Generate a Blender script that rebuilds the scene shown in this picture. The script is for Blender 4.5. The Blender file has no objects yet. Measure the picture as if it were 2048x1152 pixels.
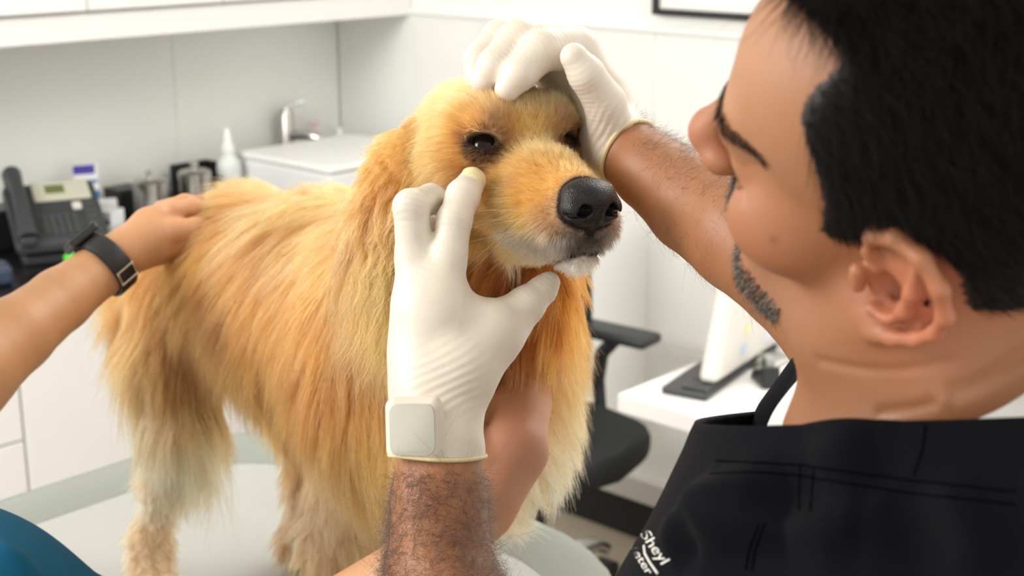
import bpy, math, random
import numpy as np
from mathutils import Vector, Matrix, kdtree

sc = bpy.context.scene
COL = sc.collection
FPX = 2844.0
H = 1.70
PITCH = math.atan(781.0 / 2844.0)
CP, SP = math.cos(PITCH), math.sin(PITCH)
RGT = np.array([1.0, 0.0, 0.0])
FWD = np.array([0.0, CP, -SP])
UPV = np.array([0.0, SP, CP])
CAM = np.array([0.0, 0.0, H])

# ---------------------------------------------------------------- camera
cd = bpy.data.cameras.new('camera')
cam = bpy.data.objects.new('camera', cd)
COL.objects.link(cam)
cam.location = (0, 0, H)
cam.rotation_euler = (math.pi / 2 - PITCH, 0, 0)
cd.sensor_width = 36
cd.lens = 36 * FPX / 2048
cd.clip_start = 0.05
cd.dof.use_dof = True
cd.dof.focus_distance = 1.0
cd.dof.aperture_fstop = 9.0
sc.camera = cam

# ---------------------------------------------------------------- world, lights, exposure
w = bpy.data.worlds.new('world')
sc.world = w
w.use_nodes = True
w.node_tree.nodes['Background'].inputs[0].default_value = (1.0, 0.985, 0.96, 1)
w.node_tree.nodes['Background'].inputs[1].default_value = 1.12


def area(name, loc, target, size, power, color=(1, 1, 1), sy=None):
    l = bpy.data.lights.new(name, 'AREA')
    l.shape = 'RECTANGLE'
    l.size = size
    l.size_y = sy or size
    l.energy = power
    l.color = color
    o = bpy.data.objects.new(name, l)
    COL.objects.link(o)
    o.location = loc
    d = Vector(target) - Vector(loc)
    o.rotation_euler = d.to_track_quat('-Z', 'Y').to_euler()
    return o


area('unseen_light', (0.8, 2.3, 2.8), (0.1, 1.2, 0.9), 1.5, 36, (1, 0.96, 0.90))  # main light from above and behind the dog, fixture out of view
area('unseen_light', (-2.2, 0.7, 2.65), (-1.1, 3.3, 1.1), 1.4, 85, (1, 0.98, 0.95))  # added fill to brighten the left wall, no such lamp seen
area('unseen_light', (1.9, 0.9, 2.8), (1.7, 2.0, 0.9), 1.2, 10, (1, 0.98, 0.95))  # weak added fill for the right wall, stands for no known fixture
sc.view_settings.view_transform = 'Standard'
sc.view_settings.look = 'None'
sc.view_settings.exposure = 0.33
sc.view_settings.gamma = 1.0
sc.view_settings.use_curve_mapping = False
sc.cycles.max_bounces = 8
sc.cycles.diffuse_bounces = 4
sc.cycles.transparent_max_bounces = 8
sc.cycles.caustics_reflective = False
sc.cycles.caustics_refractive = False


# ---------------------------------------------------------------- geometry of the place
def P(px, py, d):
    """world point at distance d (m, along the view axis) for a pixel of the photograph"""
    return CAM + d * (FWD + (px - 1024) / FPX * RGT + (576 - py) / FPX * UPV)


def J(px, py, d, r):
    return (P(px, py, d), r * d / FPX)


def proj(p):
    q = p - CAM
    d = q @ FWD
    return 1024 + FPX * (q @ RGT) / d, 576 - FPX * (q @ UPV) / d, d


def cvec(x, y, z):
    """direction: x right, y up, z toward the camera"""
    return x * RGT + y * UPV - z * FWD


TH = math.radians(47.8)
AX = np.array([math.cos(TH), math.sin(TH), 0])     # room u axis (away, right)
BX = np.array([-math.sin(TH), math.cos(TH), 0])    # room v axis (away, left)
U0, V0 = 2.91, 3.36


def W(u, v, z):
    return u * AX + v * BX + np.array([0, 0, z])


def uv_at(px, z, v=None, u=None):
    """room u,v of the point at height z on plane v=.. or u=.. seen in pixel column px"""
    k = (px - 1024) / FPX
    # X = k*(Y*CP+(H-z)*SP)
    a, b = k * CP, k * (H - z) * SP
    if v is not None:   # -sin X + cos Y = v
        Y = (v + math.sin(TH) * b) / (math.cos(TH) - math.sin(TH) * a)
    else:               # cos X + sin Y = u
        Y = (u - math.cos(TH) * b) / (math.sin(TH) + math.cos(TH) * a)
    X = a * Y + b
    return X * AX[0] + Y * AX[1], X * BX[0] + Y * BX[1]


def on_z(px, py, z):
    r = FWD + (px - 1024) / FPX * RGT + (576 - py) / FPX * UPV
    t = (z - H) / r[2]
    return CAM + t * r


def uv_of(p):
    return float(p @ AX), float(p @ BX)


# ---------------------------------------------------------------- objects
def tag(o, label=None, cat=None, group=None, kind=None):
    if label: o['label'] = label
    if cat: o['category'] = cat
    if group: o['group'] = group
    if kind: o['kind'] = kind
    return o


def empty(name, loc, label=None, cat=None, group=None, rz=0.0, kind=None):
    o = bpy.data.objects.new(name, None)
    COL.objects.link(o)
    o.location = tuple(loc)
    o.rotation_euler = (0, 0, rz)
    o.empty_display_size = 0.05
    bpy.context.view_layer.update()
    return tag(o, label, cat, group, kind)


def parent(o, par):
    if par is not None:
        o.parent = par
        o.matrix_parent_inverse = par.matrix_world.inverted()
    return o


def mesh_obj(name, V, F, m, par=None, smooth=False, autosmooth=None):
    me = bpy.data.meshes.new(name)
    V = np.asarray(V, dtype=np.float32)
    if isinstance(F, np.ndarray):
        n, k = F.shape
        me.vertices.add(len(V))
        me.vertices.foreach_set('co', V.ravel())
        me.loops.add(n * k)
        me.loops.foreach_set('vertex_index', F.astype(np.int32).ravel())
        me.polygons.add(n)
        me.polygons.foreach_set('loop_start', np.arange(0, n * k, k, dtype=np.int32))
        me.polygons.foreach_set('loop_total', np.full(n, k, dtype=np.int32))
        me.update(calc_edges=True)
        me.validate()
    else:
        me.from_pydata([tuple(map(float, v)) for v in V], [], F)
    if smooth:
        me.polygons.foreach_set('use_smooth', np.ones(len(me.polygons), dtype=bool))
    if m is not None:
        for mm in (m if isinstance(m, (list, tuple)) else [m]):
            me.materials.append(mm)
    o = bpy.data.objects.new(name, me)
    COL.objects.link(o)
    return parent(o, par)


import bmesh


class MB:
    """collects bevelled boxes, cylinders and lathes in any frame, links them as ONE mesh"""

    def __init__(self, frame=None):
        self.bm = bmesh.new()
        self.fr = frame or (lambda a, b, c: np.array([a, b, c]))

    def hull8(self, pts, bev=0.0, seg=2):
        vs = [self.bm.verts.new(tuple(map(float, p))) for p in pts]
        fs = [(0, 3, 2, 1), (4, 5, 6, 7), (0, 1, 5, 4), (1, 2, 6, 5), (2, 3, 7, 6), (3, 0, 4, 7)]
        faces = [self.bm.faces.new([vs[i] for i in f]) for f in fs]
        if bev > 0:
            es = list({e for f in faces for e in f.edges})
            bmesh.ops.bevel(self.bm, geom=es, offset=bev, segments=seg, affect='EDGES', profile=0.5)
        return self

    def box(self, x0, x1, y0, y1, z0, z1, bev=0.0, seg=2):
        f = self.fr
        return self.hull8([f(x0, y0, z0), f(x1, y0, z0), f(x1, y1, z0), f(x0, y1, z0),
                           f(x0, y0, z1), f(x1, y0, z1), f(x1, y1, z1), f(x0, y1, z1)], bev, seg)

    def tube(self, pts, rad, n=12, cap=True):
        """tube along world/frame points; rad scalar or list"""
        pts = [np.array(self.fr(*p), float) for p in pts]
        rads = rad if isinstance(rad, (list, tuple)) else [rad] * len(pts)
        rings = []
        t0 = pts[1] - pts[0]
        ref = np.array([0, 0, 1.0]) if abs(t0[2]) < 0.9 * np.linalg.norm(t0) else np.array([1.0, 0, 0])
        for i, p in enumerate(pts):
            t = pts[min(i + 1, len(pts) - 1)] - pts[max(i - 1, 0)]
            t = t / np.linalg.norm(t)
            a = np.cross(t, ref); a /= np.linalg.norm(a)
            b = np.cross(t, a)
            ref = np.cross(a, t) if i else ref
            rings.append([self.bm.verts.new(tuple(p + rads[i] * (math.cos(q) * a + math.sin(q) * b)))
                          for q in [2 * math.pi * j / n for j in range(n)]])
        for r0, r1 in zip(rings, rings[1:]):
            for j in range(n):
                self.bm.faces.new([r0[j], r0[(j + 1) % n], r1[(j + 1) % n], r1[j]])
        if cap:
            self.bm.faces.new(rings[0][::-1])
            self.bm.faces.new(rings[-1])
        return self

    def lathe(self, c, prof, n=24, top=True, bottom=True):
        """profile [(r,z)] round the frame's z axis at c"""
        rings = []
        for r, z in prof:
            rings.append([self.bm.verts.new(tuple(map(float, self.fr(c[0] + r * math.cos(q), c[1] + r * math.sin(q), c[2] + z))))
                          for q in [2 * math.pi * j / n for j in range(n)]])
        for r0, r1 in zip(rings, rings[1:]):
            for j in range(n):
                self.bm.faces.new([r0[j], r0[(j + 1) % n], r1[(j + 1) % n], r1[j]])
        if bottom: self.bm.faces.new(rings[0][::-1])
        if top: self.bm.faces.new(rings[-1])
        return self

    def prism(self, poly, z0, z1, bev=0.0):
        """poly in frame xy, extruded in z"""
        b = [self.bm.verts.new(tuple(map(float, self.fr(x, y, z0)))) for x, y in poly]
        t = [self.bm.verts.new(tuple(map(float, self.fr(x, y, z1)))) for x, y in poly]
        n = len(poly)
        fb = self.bm.faces.new(b[::-1]); ft = self.bm.faces.new(t)
        for i in range(n):
            self.bm.faces.new([b[i], b[(i + 1) % n], t[(i + 1) % n], t[i]])
        if bev:
            es = list(ft.edges) + list(fb.edges)
            bmesh.ops.bevel(self.bm, geom=es, offset=bev, segments=2, affect='EDGES', profile=0.5)
        return self

    def build(self, name, m, par=None, smooth=False):
        bmesh.ops.recalc_face_normals(self.bm, faces=self.bm.faces[:])
        me = bpy.data.meshes.new(name)
        self.bm.to_mesh(me)
        self.bm.free()
        me.materials.append(m)
        if smooth:
            me.polygons.foreach_set('use_smooth', np.ones(len(me.polygons), dtype=bool))
            try:
                me.set_sharp_from_angle(angle=math.radians(40))
            except Exception:
                pass
        o = bpy.data.objects.new(name, me)
        COL.objects.link(o)
        return parent(o, par)


# ---------------------------------------------------------------- materials
def mat(name, col, rough=0.5, metal=0.0, spec=0.5, bump=None, noise=None, sss=None, coat=0.0, emis=None, trans=0.0):
    """bump=(scale,strength[,distance]); noise=(scale,amount) varies the colour a little"""
    m = bpy.data.materials.new(name)
    m.use_nodes = True
    nt = m.node_tree
    b = nt.nodes['Principled BSDF']
    b.inputs['Base Color'].default_value = (*col, 1)
    b.inputs['Roughness'].default_value = rough
    b.inputs['Metallic'].default_value = metal
    b.inputs['Specular IOR Level'].default_value = spec
    b.inputs['Coat Weight'].default_value = coat
    b.inputs['Transmission Weight'].default_value = trans
    if sss:
        b.inputs['Subsurface Weight'].default_value = sss[0]
        b.inputs['Subsurface Radius'].default_value = sss[1]
        b.inputs['Subsurface Scale'].default_value = sss[2]
    if emis:
        b.inputs['Emission Color'].default_value = (*emis[0], 1)
        b.inputs['Emission Strength'].default_value = emis[1]
    tc = nt.nodes.new('ShaderNodeTexCoord')
    if noise:
        n = nt.nodes.new('ShaderNodeTexNoise')
        n.inputs['Scale'].default_value = noise[0]
        n.inputs['Detail'].default_value = 4
        nt.links.new(tc.outputs['Object'], n.inputs['Vector'])
        mx = nt.nodes.new('ShaderNodeMix')
        mx.data_type = 'RGBA'
        lo = [max(0, c * (1 - noise[1])) for c in col]
        hi = [min(1, c * (1 + noise[1])) for c in col]
        mx.inputs['A'].default_value = (*lo, 1)
        mx.inputs['B'].default_value = (*hi, 1)
        nt.links.new(n.outputs['Fac'], mx.inputs['Factor'])
        nt.links.new(mx.outputs['Result'], b.inputs['Base Color'])
    if bump:
        n = nt.nodes.new('ShaderNodeTexNoise')
        n.inputs['Scale'].default_value = bump[0]
        n.inputs['Detail'].default_value = 5
        nt.links.new(tc.outputs['Object'], n.inputs['Vector'])
        bp = nt.nodes.new('ShaderNodeBump')
        bp.inputs['Strength'].default_value = bump[1]
        bp.inputs['Distance'].default_value = bump[2] if len(bump) > 2 else 0.002
        nt.links.new(n.outputs['Fac'], bp.inputs['Height'])
        nt.links.new(bp.outputs['Normal'], b.inputs['Normal'])
    return m


def vcol_base(m, attr='col'):
    nt = m.node_tree
    a = nt.nodes.new('ShaderNodeAttribute')
    a.attribute_name = attr
    nt.links.new(a.outputs['Color'], nt.nodes['Principled BSDF'].inputs['Base Color'])
    return m


def set_vcol(o, C, attr='col'):
    a = o.data.attributes.new(attr, 'FLOAT_COLOR', 'POINT')
    C4 = np.ones((len(C), 4), np.float32)
    C4[:, :3] = C
    a.data.foreach_set('color', C4.ravel())


def srgb(r, g, b):
    f = lambda c: (c / 255 / 12.92) if c <= 10 else ((c / 255 + 0.055) / 1.055) ** 2.4
    return np.array([f(r), f(g), f(b)])
# ---------------------------------------------------------------- implicit modelling
def nrm(v):
    v = np.asarray(v, float)
    return v / np.linalg.norm(v)


class RC:      # tapered capsule
    def __init__(s, a, b, ra, rb):
        s.a, s.b, s.ra, s.rb = (np.asarray(a, np.float32), np.asarray(b, np.float32), ra, rb)
        s.c = (s.a + s.b) / 2
        s.R = float(np.linalg.norm(s.b - s.a)) / 2 + max(ra, rb)

    def ev(s, p):
        ab = s.b - s.a
        t = np.clip(((p - s.a) @ ab) / max(float(ab @ ab), 1e-12), 0, 1)
        q = p - s.a - t[:, None] * ab
        return np.sqrt((q * q).sum(1)) - (s.ra + (s.rb - s.ra) * t)


class EL:      # ellipsoid, axes = 3 rows
    def __init__(s, c, r, ax=None):
        s.c = np.asarray(c, np.float32)
        s.r = np.asarray(r, np.float32)
        s.M = np.asarray(ax if ax is not None else np.eye(3), np.float32)
        s.R = float(max(r))

    def ev(s, p):
        q = (p - s.c) @ s.M.T
        a = q / s.r
        k0 = np.sqrt((a * a).sum(1)) + 1e-9
        k1 = np.sqrt(((a / s.r) ** 2).sum(1)) + 1e-9
        return k0 * (k0 - 1) / k1


class BX3:     # rounded box, axes = 3 rows
    def __init__(s, c, h, rd, ax=None):
        s.c = np.asarray(c, np.float32)
        s.h = np.asarray(h, np.float32)
        s.rd = rd
        s.M = np.asarray(ax if ax is not None else np.eye(3), np.float32)
        s.R = float(np.linalg.norm(s.h))

    def ev(s, p):
        q = np.abs((p - s.c) @ s.M.T) - (s.h - s.rd)
        return np.sqrt((np.maximum(q, 0) ** 2).sum(1)) + np.minimum(q.max(1), 0) - s.rd


class PL:      # half space: inside where (p-c).n < 0
    def __init__(s, c, n):
        s.c, s.n, s.R = np.asarray(c, np.float32), nrm(n).astype(np.float32), 1e6

    def ev(s, p):
        return (p - s.c) @ s.n


class GR:      # smooth union of members, then carved / clipped
    def __init__(s, k, items, sub=(), ks=0.003, clip=()):
        s.k, s.items, s.sub, s.ks, s.clip = k, list(items), list(sub), ks, list(clip)
        cs = np.array([i.c for i in s.items])
        s.c = ((cs.min(0) + cs.max(0)) / 2).astype(np.float32)
        s.R = max(float(np.linalg.norm(i.c - s.c)) + min(i.R, 5) for i in s.items)

    def ev(s, p):
        d = np.full(len(p), 1e3, np.float32)
        for it in s.items:
            lb = np.sqrt(((p - it.c) ** 2).sum(1)) - it.R
            m = lb < d + s.k
            if not m.any():
                continue
            full = m.all()
            a = d if full else d[m]
            b = it.ev(p if full else p[m])
            h = np.maximum(s.k - np.abs(a - b), 0)
            r = np.minimum(a, b) - h * h / (4 * s.k)
            if full: d = r.astype(np.float32)
            else: d[m] = r
        for it in s.sub:
            b = -it.ev(p)
            h = np.maximum(s.ks - np.abs(d - b), 0)
            d = np.maximum(d, b) + h * h / (4 * s.ks)
        for it in s.clip:
            d = np.maximum(d, it.ev(p))
        return d.astype(np.float32)


class OFF:     # offset by r
    def __init__(s, it, r):
        s.it, s.r, s.c, s.R = it, r, it.c, it.R + r

    def ev(s, p):
        return s.it.ev(p) - s.r


class FN:
    def __init__(s, f, c, R):
        s.f, s.c, s.R = f, np.asarray(c, np.float32), R

    def ev(s, p):
        return s.f(p)


def chain(js, k=None):
    """js: list of (P, r) -> capsules joined"""
    its = [RC(a[0], b[0], a[1], b[1]) for a, b in zip(js, js[1:])]
    return its if k is None else GR(k, its)


def grad(f, p, e=0.0006):
    g = np.empty_like(p)
    for i in range(3):
        o = np.zeros(3, np.float32); o[i] = e
        g[:, i] = f(p + o) - f(p - o)
    return g / (np.linalg.norm(g, axis=1)[:, None] + 1e-12)


def surf(sdf, h, lo=None, hi=None, snap=True):
    """sparse surface nets -> V, quads"""
    f = lambda q: np.concatenate([sdf.ev(q[i:i + 200000]) for i in range(0, len(q), 200000)]) if len(q) else np.zeros(0)
    if lo is None:
        lo = sdf.c - sdf.R; hi = sdf.c + sdf.R
    lo = np.asarray(lo, np.float64) - 2 * h
    S = 16
    n = np.ceil((np.asarray(hi) + 2 * h - lo) / (S * h)).astype(int)
    g = np.stack(np.meshgrid(*[np.arange(k) for k in n], indexing='ij'), -1).reshape(-1, 3) * S
    sz = S
    while True:
        ctr = (lo + (g + sz / 2) * h).astype(np.float32)
        d = f(ctr)
        g = g[np.abs(d) < sz * h * 0.8661 * 1.35 + 0.002]
        if sz == 1:
            break
        ns = sz // 4 if sz > 4 else 1
        st = sz // ns
        off = np.stack(np.meshgrid(*[np.arange(st)] * 3, indexing='ij'), -1).reshape(-1, 3) * ns
        g = (g[:, None, :] + off[None]).reshape(-1, 3)
        sz = ns
    B = 1 << 20
    key = lambda a: (a[:, 0] * B + a[:, 1]) * B + a[:, 2]
    g = g.astype(np.int64) + 4
    cell = np.unique(key(g))
    ci = np.stack([cell // (B * B), cell // B % B, cell % B], 1)
    co = np.array([[i, j, k] for i in (0, 1) for j in (0, 1) for k in (0, 1)])
    ck = np.unique(key((ci[:, None] + co[None]).reshape(-1, 3)))
    cc = np.stack([ck // (B * B), ck // B % B, ck % B], 1)
    pos = (lo + (cc - 4) * h)
    val = f(pos.astype(np.float32))
    idx = np.searchsorted(ck, key((ci[:, None] + co[None]).reshape(-1, 3))).reshape(-1, 8)
    cv = val[idx]
    act = (cv.min(1) < 0) & (cv.max(1) >= 0)
    ci, idx, cv, cell = ci[act], idx[act], cv[act], cell[act]
    E = [(0, 1), (2, 3), (4, 5), (6, 7), (0, 2), (1, 3), (4, 6), (5, 7), (0, 4), (1, 5), (2, 6), (3, 7)]
    acc = np.zeros((len(ci), 3)); cnt = np.zeros(len(ci))
    for a, b in E:
        va, vb = cv[:, a], cv[:, b]
        m = (va < 0) != (vb < 0)
        t = np.where(m, va / np.where(m, va - vb, 1), 0)
        pt = co[a] + t[:, None] * (co[b] - co[a])
        acc += pt * m[:, None]; cnt += m
    V = lo + (ci - 4 + acc / cnt[:, None]) * h
    quads = []
    for ax in range(3):
        e = np.zeros(3, int); e[ax] = 1
        nk = key(cc + e)
        j = np.searchsorted(ck, nk); j[j >= len(ck)] = 0
        ok = ck[j] == nk
        m = ok & ((val < 0) != (val[j] < 0))
        b = cc[m]; neg = val[m] < 0
        a1, a2 = (ax + 1) % 3, (ax + 2) % 3
        e1 = np.zeros(3, int); e1[a1] = 1
        e2 = np.zeros(3, int); e2[a2] = 1
        ids = []
        good = np.ones(len(b), bool)
        for o in (e1 * 0, e1, e1 + e2, e2):
            kk = key(b - o)
            q = np.searchsorted(cell, kk); q[q >= len(cell)] = 0
            good &= cell[q] == kk
            ids.append(q)
        q = np.stack(ids, 1)
        q[~neg] = q[~neg][:, ::-1]
        quads.append(q[good])
    Q = np.concatenate(quads)
    if snap:
        Vf = V.astype(np.float32)
        gr = grad(f, Vf)
        V = V - np.clip(f(Vf), -h, h)[:, None] * gr * 0.9
    return V, Q


def open_shell(sdf, h, lo, hi, clip, thick, disp=None):
    """cloth: the surface of sdf, cut along planes with clean edges, given a thickness inwards"""
    V, Q = surf(sdf, h, lo, hi)
    N = grad(sdf.ev, V.astype(np.float32), .0015).astype(np.float64)
    keep = np.ones(len(Q), bool)
    C = V[Q].mean(1)
    for c in clip:
        keep &= c.ev(C.astype(np.float32)) < 0
    Q = Q[keep]
    used, inv = np.unique(Q, return_inverse=True)
    V, N, Q = V[used], N[used], inv.reshape(-1, 4)
    E = np.concatenate([Q[:, [0, 1]], Q[:, [1, 2]], Q[:, [2, 3]], Q[:, [3, 0]]])
    B = 1 << 24
    k1 = E[:, 0].astype(np.int64) * B + E[:, 1]; k2 = E[:, 1].astype(np.int64) * B + E[:, 0]
    be = E[~np.isin(k1, k2)]
    bv = np.unique(be)
    for c in clip:
        d = c.ev(V[bv].astype(np.float32)).astype(np.float64)
        m = np.abs(d) < 1.5 * h
        V[bv[m]] -= d[m][:, None] * c.n
    for _ in range(3):      # relax the cut edge
        acc = np.zeros_like(V); cn_ = np.zeros(len(V))
        np.add.at(acc, be[:, 0], V[be[:, 1]]); np.add.at(cn_, be[:, 0], 1)
        np.add.at(acc, be[:, 1], V[be[:, 0]]); np.add.at(cn_, be[:, 1], 1)
        m = cn_ == 2
        V[m] = V[m] * .5 + acc[m] / 2 * .5
    if disp is not None:
        V = V + N * disp(V)[:, None]
    n = len(V)
    V2 = np.concatenate([V, V - N * thick])
    Q2 = np.concatenate([Q, Q[:, ::-1] + n, np.stack([be[:, 1], be[:, 0], be[:, 0] + n, be[:, 1] + n], 1)])
    return V2, Q2


def vnormals(V, Q):
    n = np.cross(V[Q[:, 2]] - V[Q[:, 0]], V[Q[:, 3]] - V[Q[:, 1]])
    N = np.zeros_like(V)
    for i in range(4):
        np.add.at(N, Q[:, i], n)
    return N / (np.linalg.norm(N, axis=1)[:, None] + 1e-12)


def wob(p, freq, seed=0, n=10):
    """cheap smooth noise in about [-1,1]"""
    rg = np.random.default_rng(seed)
    s = np.zeros(len(p))
    for _ in range(n):
        k = rg.normal(size=3); k *= freq * rg.uniform(0.6, 1.6) / np.linalg.norm(k)
        s += np.sin(p @ k + rg.uniform(0, 6.28))
    return s / math.sqrt(n) / 1.2


def sstep(a, b, x):
    t = np.clip((x - a) / (b - a), 0, 1)
    return t * t * (3 - 2 * t)


# ---------------------------------------------------------------- hair
def curves_obj(name, PT, rad, col, m, par=None):
    """PT (N,K,3) strands; rad (K,) or (N,K); col (N,3) or (N,K,3)"""
    N, K = PT.shape[:2]
    hc = bpy.data.hair_curves.new(name)
    hc.add_curves([K] * N)
    hc.position_data.foreach_set('vector', PT.astype(np.float32).ravel())
    r = hc.attributes.get('radius') or hc.attributes.new('radius', 'FLOAT', 'POINT')
    rr = np.broadcast_to(rad if np.ndim(rad) == 2 else np.asarray(rad)[None, :], (N, K)).astype(np.float32)
    r.data.foreach_set('value', np.ascontiguousarray(rr).ravel())
    if col.ndim == 2:
        col = np.broadcast_to(col[:, None, :], (N, K, 3))
    a = hc.attributes.new('col', 'FLOAT_COLOR', 'POINT')
    C4 = np.ones((N, K, 4), np.float32); C4[..., :3] = col
    a.data.foreach_set('color', C4.ravel())
    hc.materials.append(m)
    o = bpy.data.objects.new(name, hc)
    COL.objects.link(o)
    return parent(o, par)


def hair_mat(name, rough=0.35, radial=0.5, spec=None, tint=None):
    m = bpy.data.materials.new(name)
    m.use_nodes = True
    nt = m.node_tree
    nt.nodes.remove(nt.nodes['Principled BSDF'])
    h = nt.nodes.new('ShaderNodeBsdfHairPrincipled')
    try:
        h.model = 'CHIANG'
    except Exception:
        pass
    h.parametrization = 'COLOR'
    a = nt.nodes.new('ShaderNodeAttribute')
    a.attribute_name = 'col'
    nt.links.new(a.outputs['Color'], h.inputs['Color'])
    h.inputs['Roughness'].default_value = rough
    h.inputs['Radial Roughness'].default_value = radial
    nt.links.new(h.outputs[0], nt.nodes['Material Output'].inputs['Surface'])
    return m


def sample_mesh(V, Q, n, weight, rg):
    """n random surface points, area x per-face weight"""
    a, b, c, d = (V[Q[:, i]] for i in range(4))
    ar = np.linalg.norm(np.cross(c - a, d - b), axis=1) * 0.5 * weight
    p = ar / ar.sum()
    f = rg.choice(len(Q), n, p=p)
    s, t = rg.random(n)[:, None], rg.random(n)[:, None]
    X = (a[f] * (1 - s) + b[f] * s) * (1 - t) + (d[f] * (1 - s) + c[f] * s) * t
    return X, f


def nearest(G, X, k=1):
    kd = kdtree.KDTree(len(G))
    for i, g in enumerate(G):
        kd.insert(g, i)
    kd.balance()
    out = np.empty((len(X), k), np.int64); ds = np.empty((len(X), k))
    for i, x in enumerate(X):
        r = kd.find_n(x, k)
        for j, (_, q, dd) in enumerate(r):
            out[i, j] = q; ds[i, j] = dd
    return out, ds
# ================================================================ the room
M_wall = mat('wall_paint', (0.87, 0.868, 0.835), 0.55, noise=(1.5, 0.02))
M_tile = mat('wall_tile', (0.86, 0.862, 0.825), 0.28, noise=(1.2, 0.02))
M_cab = mat('white_laminate', (0.88, 0.87, 0.86), 0.3)
M_dark_top = mat('dark_worktop', (0.012, 0.011, 0.012), 0.25, noise=(120, 0.5))
M_black = mat('black_plastic', (0.012, 0.013, 0.014), 0.4)
M_dgrey = mat('dark_grey_plastic', (0.035, 0.038, 0.042), 0.45)
M_floor = mat('floor_vinyl', (0.40, 0.34, 0.26), 0.45, noise=(6, 0.06))
M_plinth = mat('black_plinth', (0.008, 0.006, 0.006), 0.6)
M_chrome = mat('chrome', (0.75, 0.74, 0.72), 0.18, metal=1.0)
M_steel = mat('brushed_steel', (0.50, 0.48, 0.44), 0.22, metal=1.0, noise=(40, 0.06))
M_white = mat('white_plastic', (0.92, 0.92, 0.91), 0.35)
RL = lambda u, v, z: W(u, v, z)


def struct(o):
    o['kind'] = 'structure'
    return o


struct(MB(RL).box(-3.2, U0 + .1, -2.6, V0 + .1, -0.1, 0.0).build('floor', M_floor))
wl = struct(MB(RL).box(-3.2, U0 + .1, V0, V0 + .1, 0.0, 2.9).build('wall_left', M_wall))
wr = struct(MB(RL).box(U0, U0 + .1, -2.6, V0, 0.0, 2.9).build('wall_right', M_wall))
struct(MB(RL).box(-3.2, U0 + .1, -2.6, V0 + .1, 2.9, 3.0).build('ceiling', M_wall))
# large glazed tiles up to a trim, seen between the worktop and the cabinets
TJ = 0.0004
vtop = 1.375
for k in range(9):
    u1 = U0 - 0.012 - k * 0.6
    for (z0, z1) in ((0.90, vtop),):
        MB(RL).box(u1 - 0.6 + TJ, u1 - TJ, V0 - 0.012, V0, z0 + TJ, z1 - TJ, 0.002, 1).build('tile', M_tile, wl)
for k in range(9):
    v1 = V0 - 0.012 - k * 0.6
    for (z0, z1) in ((0.18, 0.57), (0.57, 0.97), (0.97, vtop)):
        MB(RL).box(U0 - 0.012, U0, v1 - 0.6 + TJ, v1 - TJ, z0 + TJ, z1 - TJ, 0.002, 1).build('tile', M_tile, wr)
struct(MB(RL).box(U0 - 0.02, U0, -2.2, V0 - 0.02, vtop, vtop + 0.014, 0.004).build('trim_1', M_wall))
struct(MB(RL).box(U0 - 0.02, U0, -2.6, 2.70, 0.0, 0.12, 0.002).build('baseboard_right', M_plinth))
struct(MB(RL).box(U0 - 0.045, U0, -2.6, 2.70, 0.12, 0.19, 0.006).build('trim_2', mat('grey_trim', (0.62, 0.60, 0.55), 0.4)))

# wall cabinets over the worktop
cf = V0 - 0.33
c0 = empty('wall_cabinet', W(0, cf + .15, 1.37), 'long white wall cabinet unit with flush doors above the dark worktop', 'cabinet')
MB(RL).box(-2.6, U0 - 0.002, cf + 0.02, V0 - 0.014, 1.372, 2.3, 0.003).build('body', M_cab, c0)
MB(RL).box(-2.6, U0 - 0.002, cf + 0.001, cf + 0.019, 1.372, 1.436, 0.003).build('lower_rail', M_cab, c0)
ua = uv_at(170, 1.45, v=cf)[0]
ub = uv_at(440, 1.45, v=cf)[0]
dw = ub - ua
for k in range(-4, 4):
    x0, x1 = ua + k * dw, ua + (k + 1) * dw
    x1 = min(x1, U0 - 0.004)
    if x1 - x0 < 0.1: continue
    MB(RL).box(x0 + .002, x1 - .002, cf - 0.014, cf + 0.018, 1.443, 2.28, 0.003).build('door', M_cab, c0)

# base cabinets and worktop
CT = 0.873
vf = 2.74
b0 = empty('base_cabinet', W(0.8, vf + .3, 0), 'white base cabinet with drawers and a wide door under the dark worktop', 'cabinet')
MB(RL).box(-2.6, U0 - 0.05, vf + 0.045, V0 - 0.002, 0.1, CT - 0.032, 0.002).build('body', M_cab, b0)
MB(RL).box(-2.6, U0 - 0.05, vf + 0.09, V0 - 0.01, 0.0, 0.098).build('plinth', M_plinth, b0)
ud = uv_at(52, 0.55, v=vf + .02)[0]
z = CT - 0.04
zs = [z - 0.001]
for hh in (0.14, 0.145, 0.155, 0.17, 0.15):
    zs.append(zs[-1] - hh)
for a, b in zip(zs, zs[1:]):
    dr = MB(RL).box(ud - 0.5, ud - .003, vf + 0.025, vf + 0.044, b + .0025, a - .0025, 0.002).build('drawer', M_cab, b0)
for k in range(3):
    MB(RL).box(ud + .003 + k * 0.6, min(ud + 0.597 + k * 0.6, U0 - .05), vf + 0.025, vf + 0.044, 0.105, CT - 0.043, 0.002).build('door', M_cab, b0)
for k in range(2):
    MB(RL).box(ud - 1.1 - k * 0.6 + .003, ud - 0.503 - k * 0.6, vf + 0.025, vf + 0.044, 0.105, CT - 0.043, 0.002).build('door', M_cab, b0)
wt = MB(RL).box(-2.6, U0 - 0.013, vf, V0 - 0.013, CT - 0.03, CT, 0.004).build('worktop', M_dark_top)
tag(wt, 'long dark worktop along the tiled wall, carrying the desk phone and white box', 'countertop')

# ---- things on the worktop
def frame_at(u, v, z, ang):
    """local frame on a surface: ang from the room u axis"""
    a = math.radians(ang)
    e = math.cos(a) * AX + math.sin(a) * BX
    n = -math.sin(a) * AX + math.cos(a) * BX
    o = W(u, v, z)
    return lambda x, y, zz: o + x * e + y * n + np.array([0, 0, zz])


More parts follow.
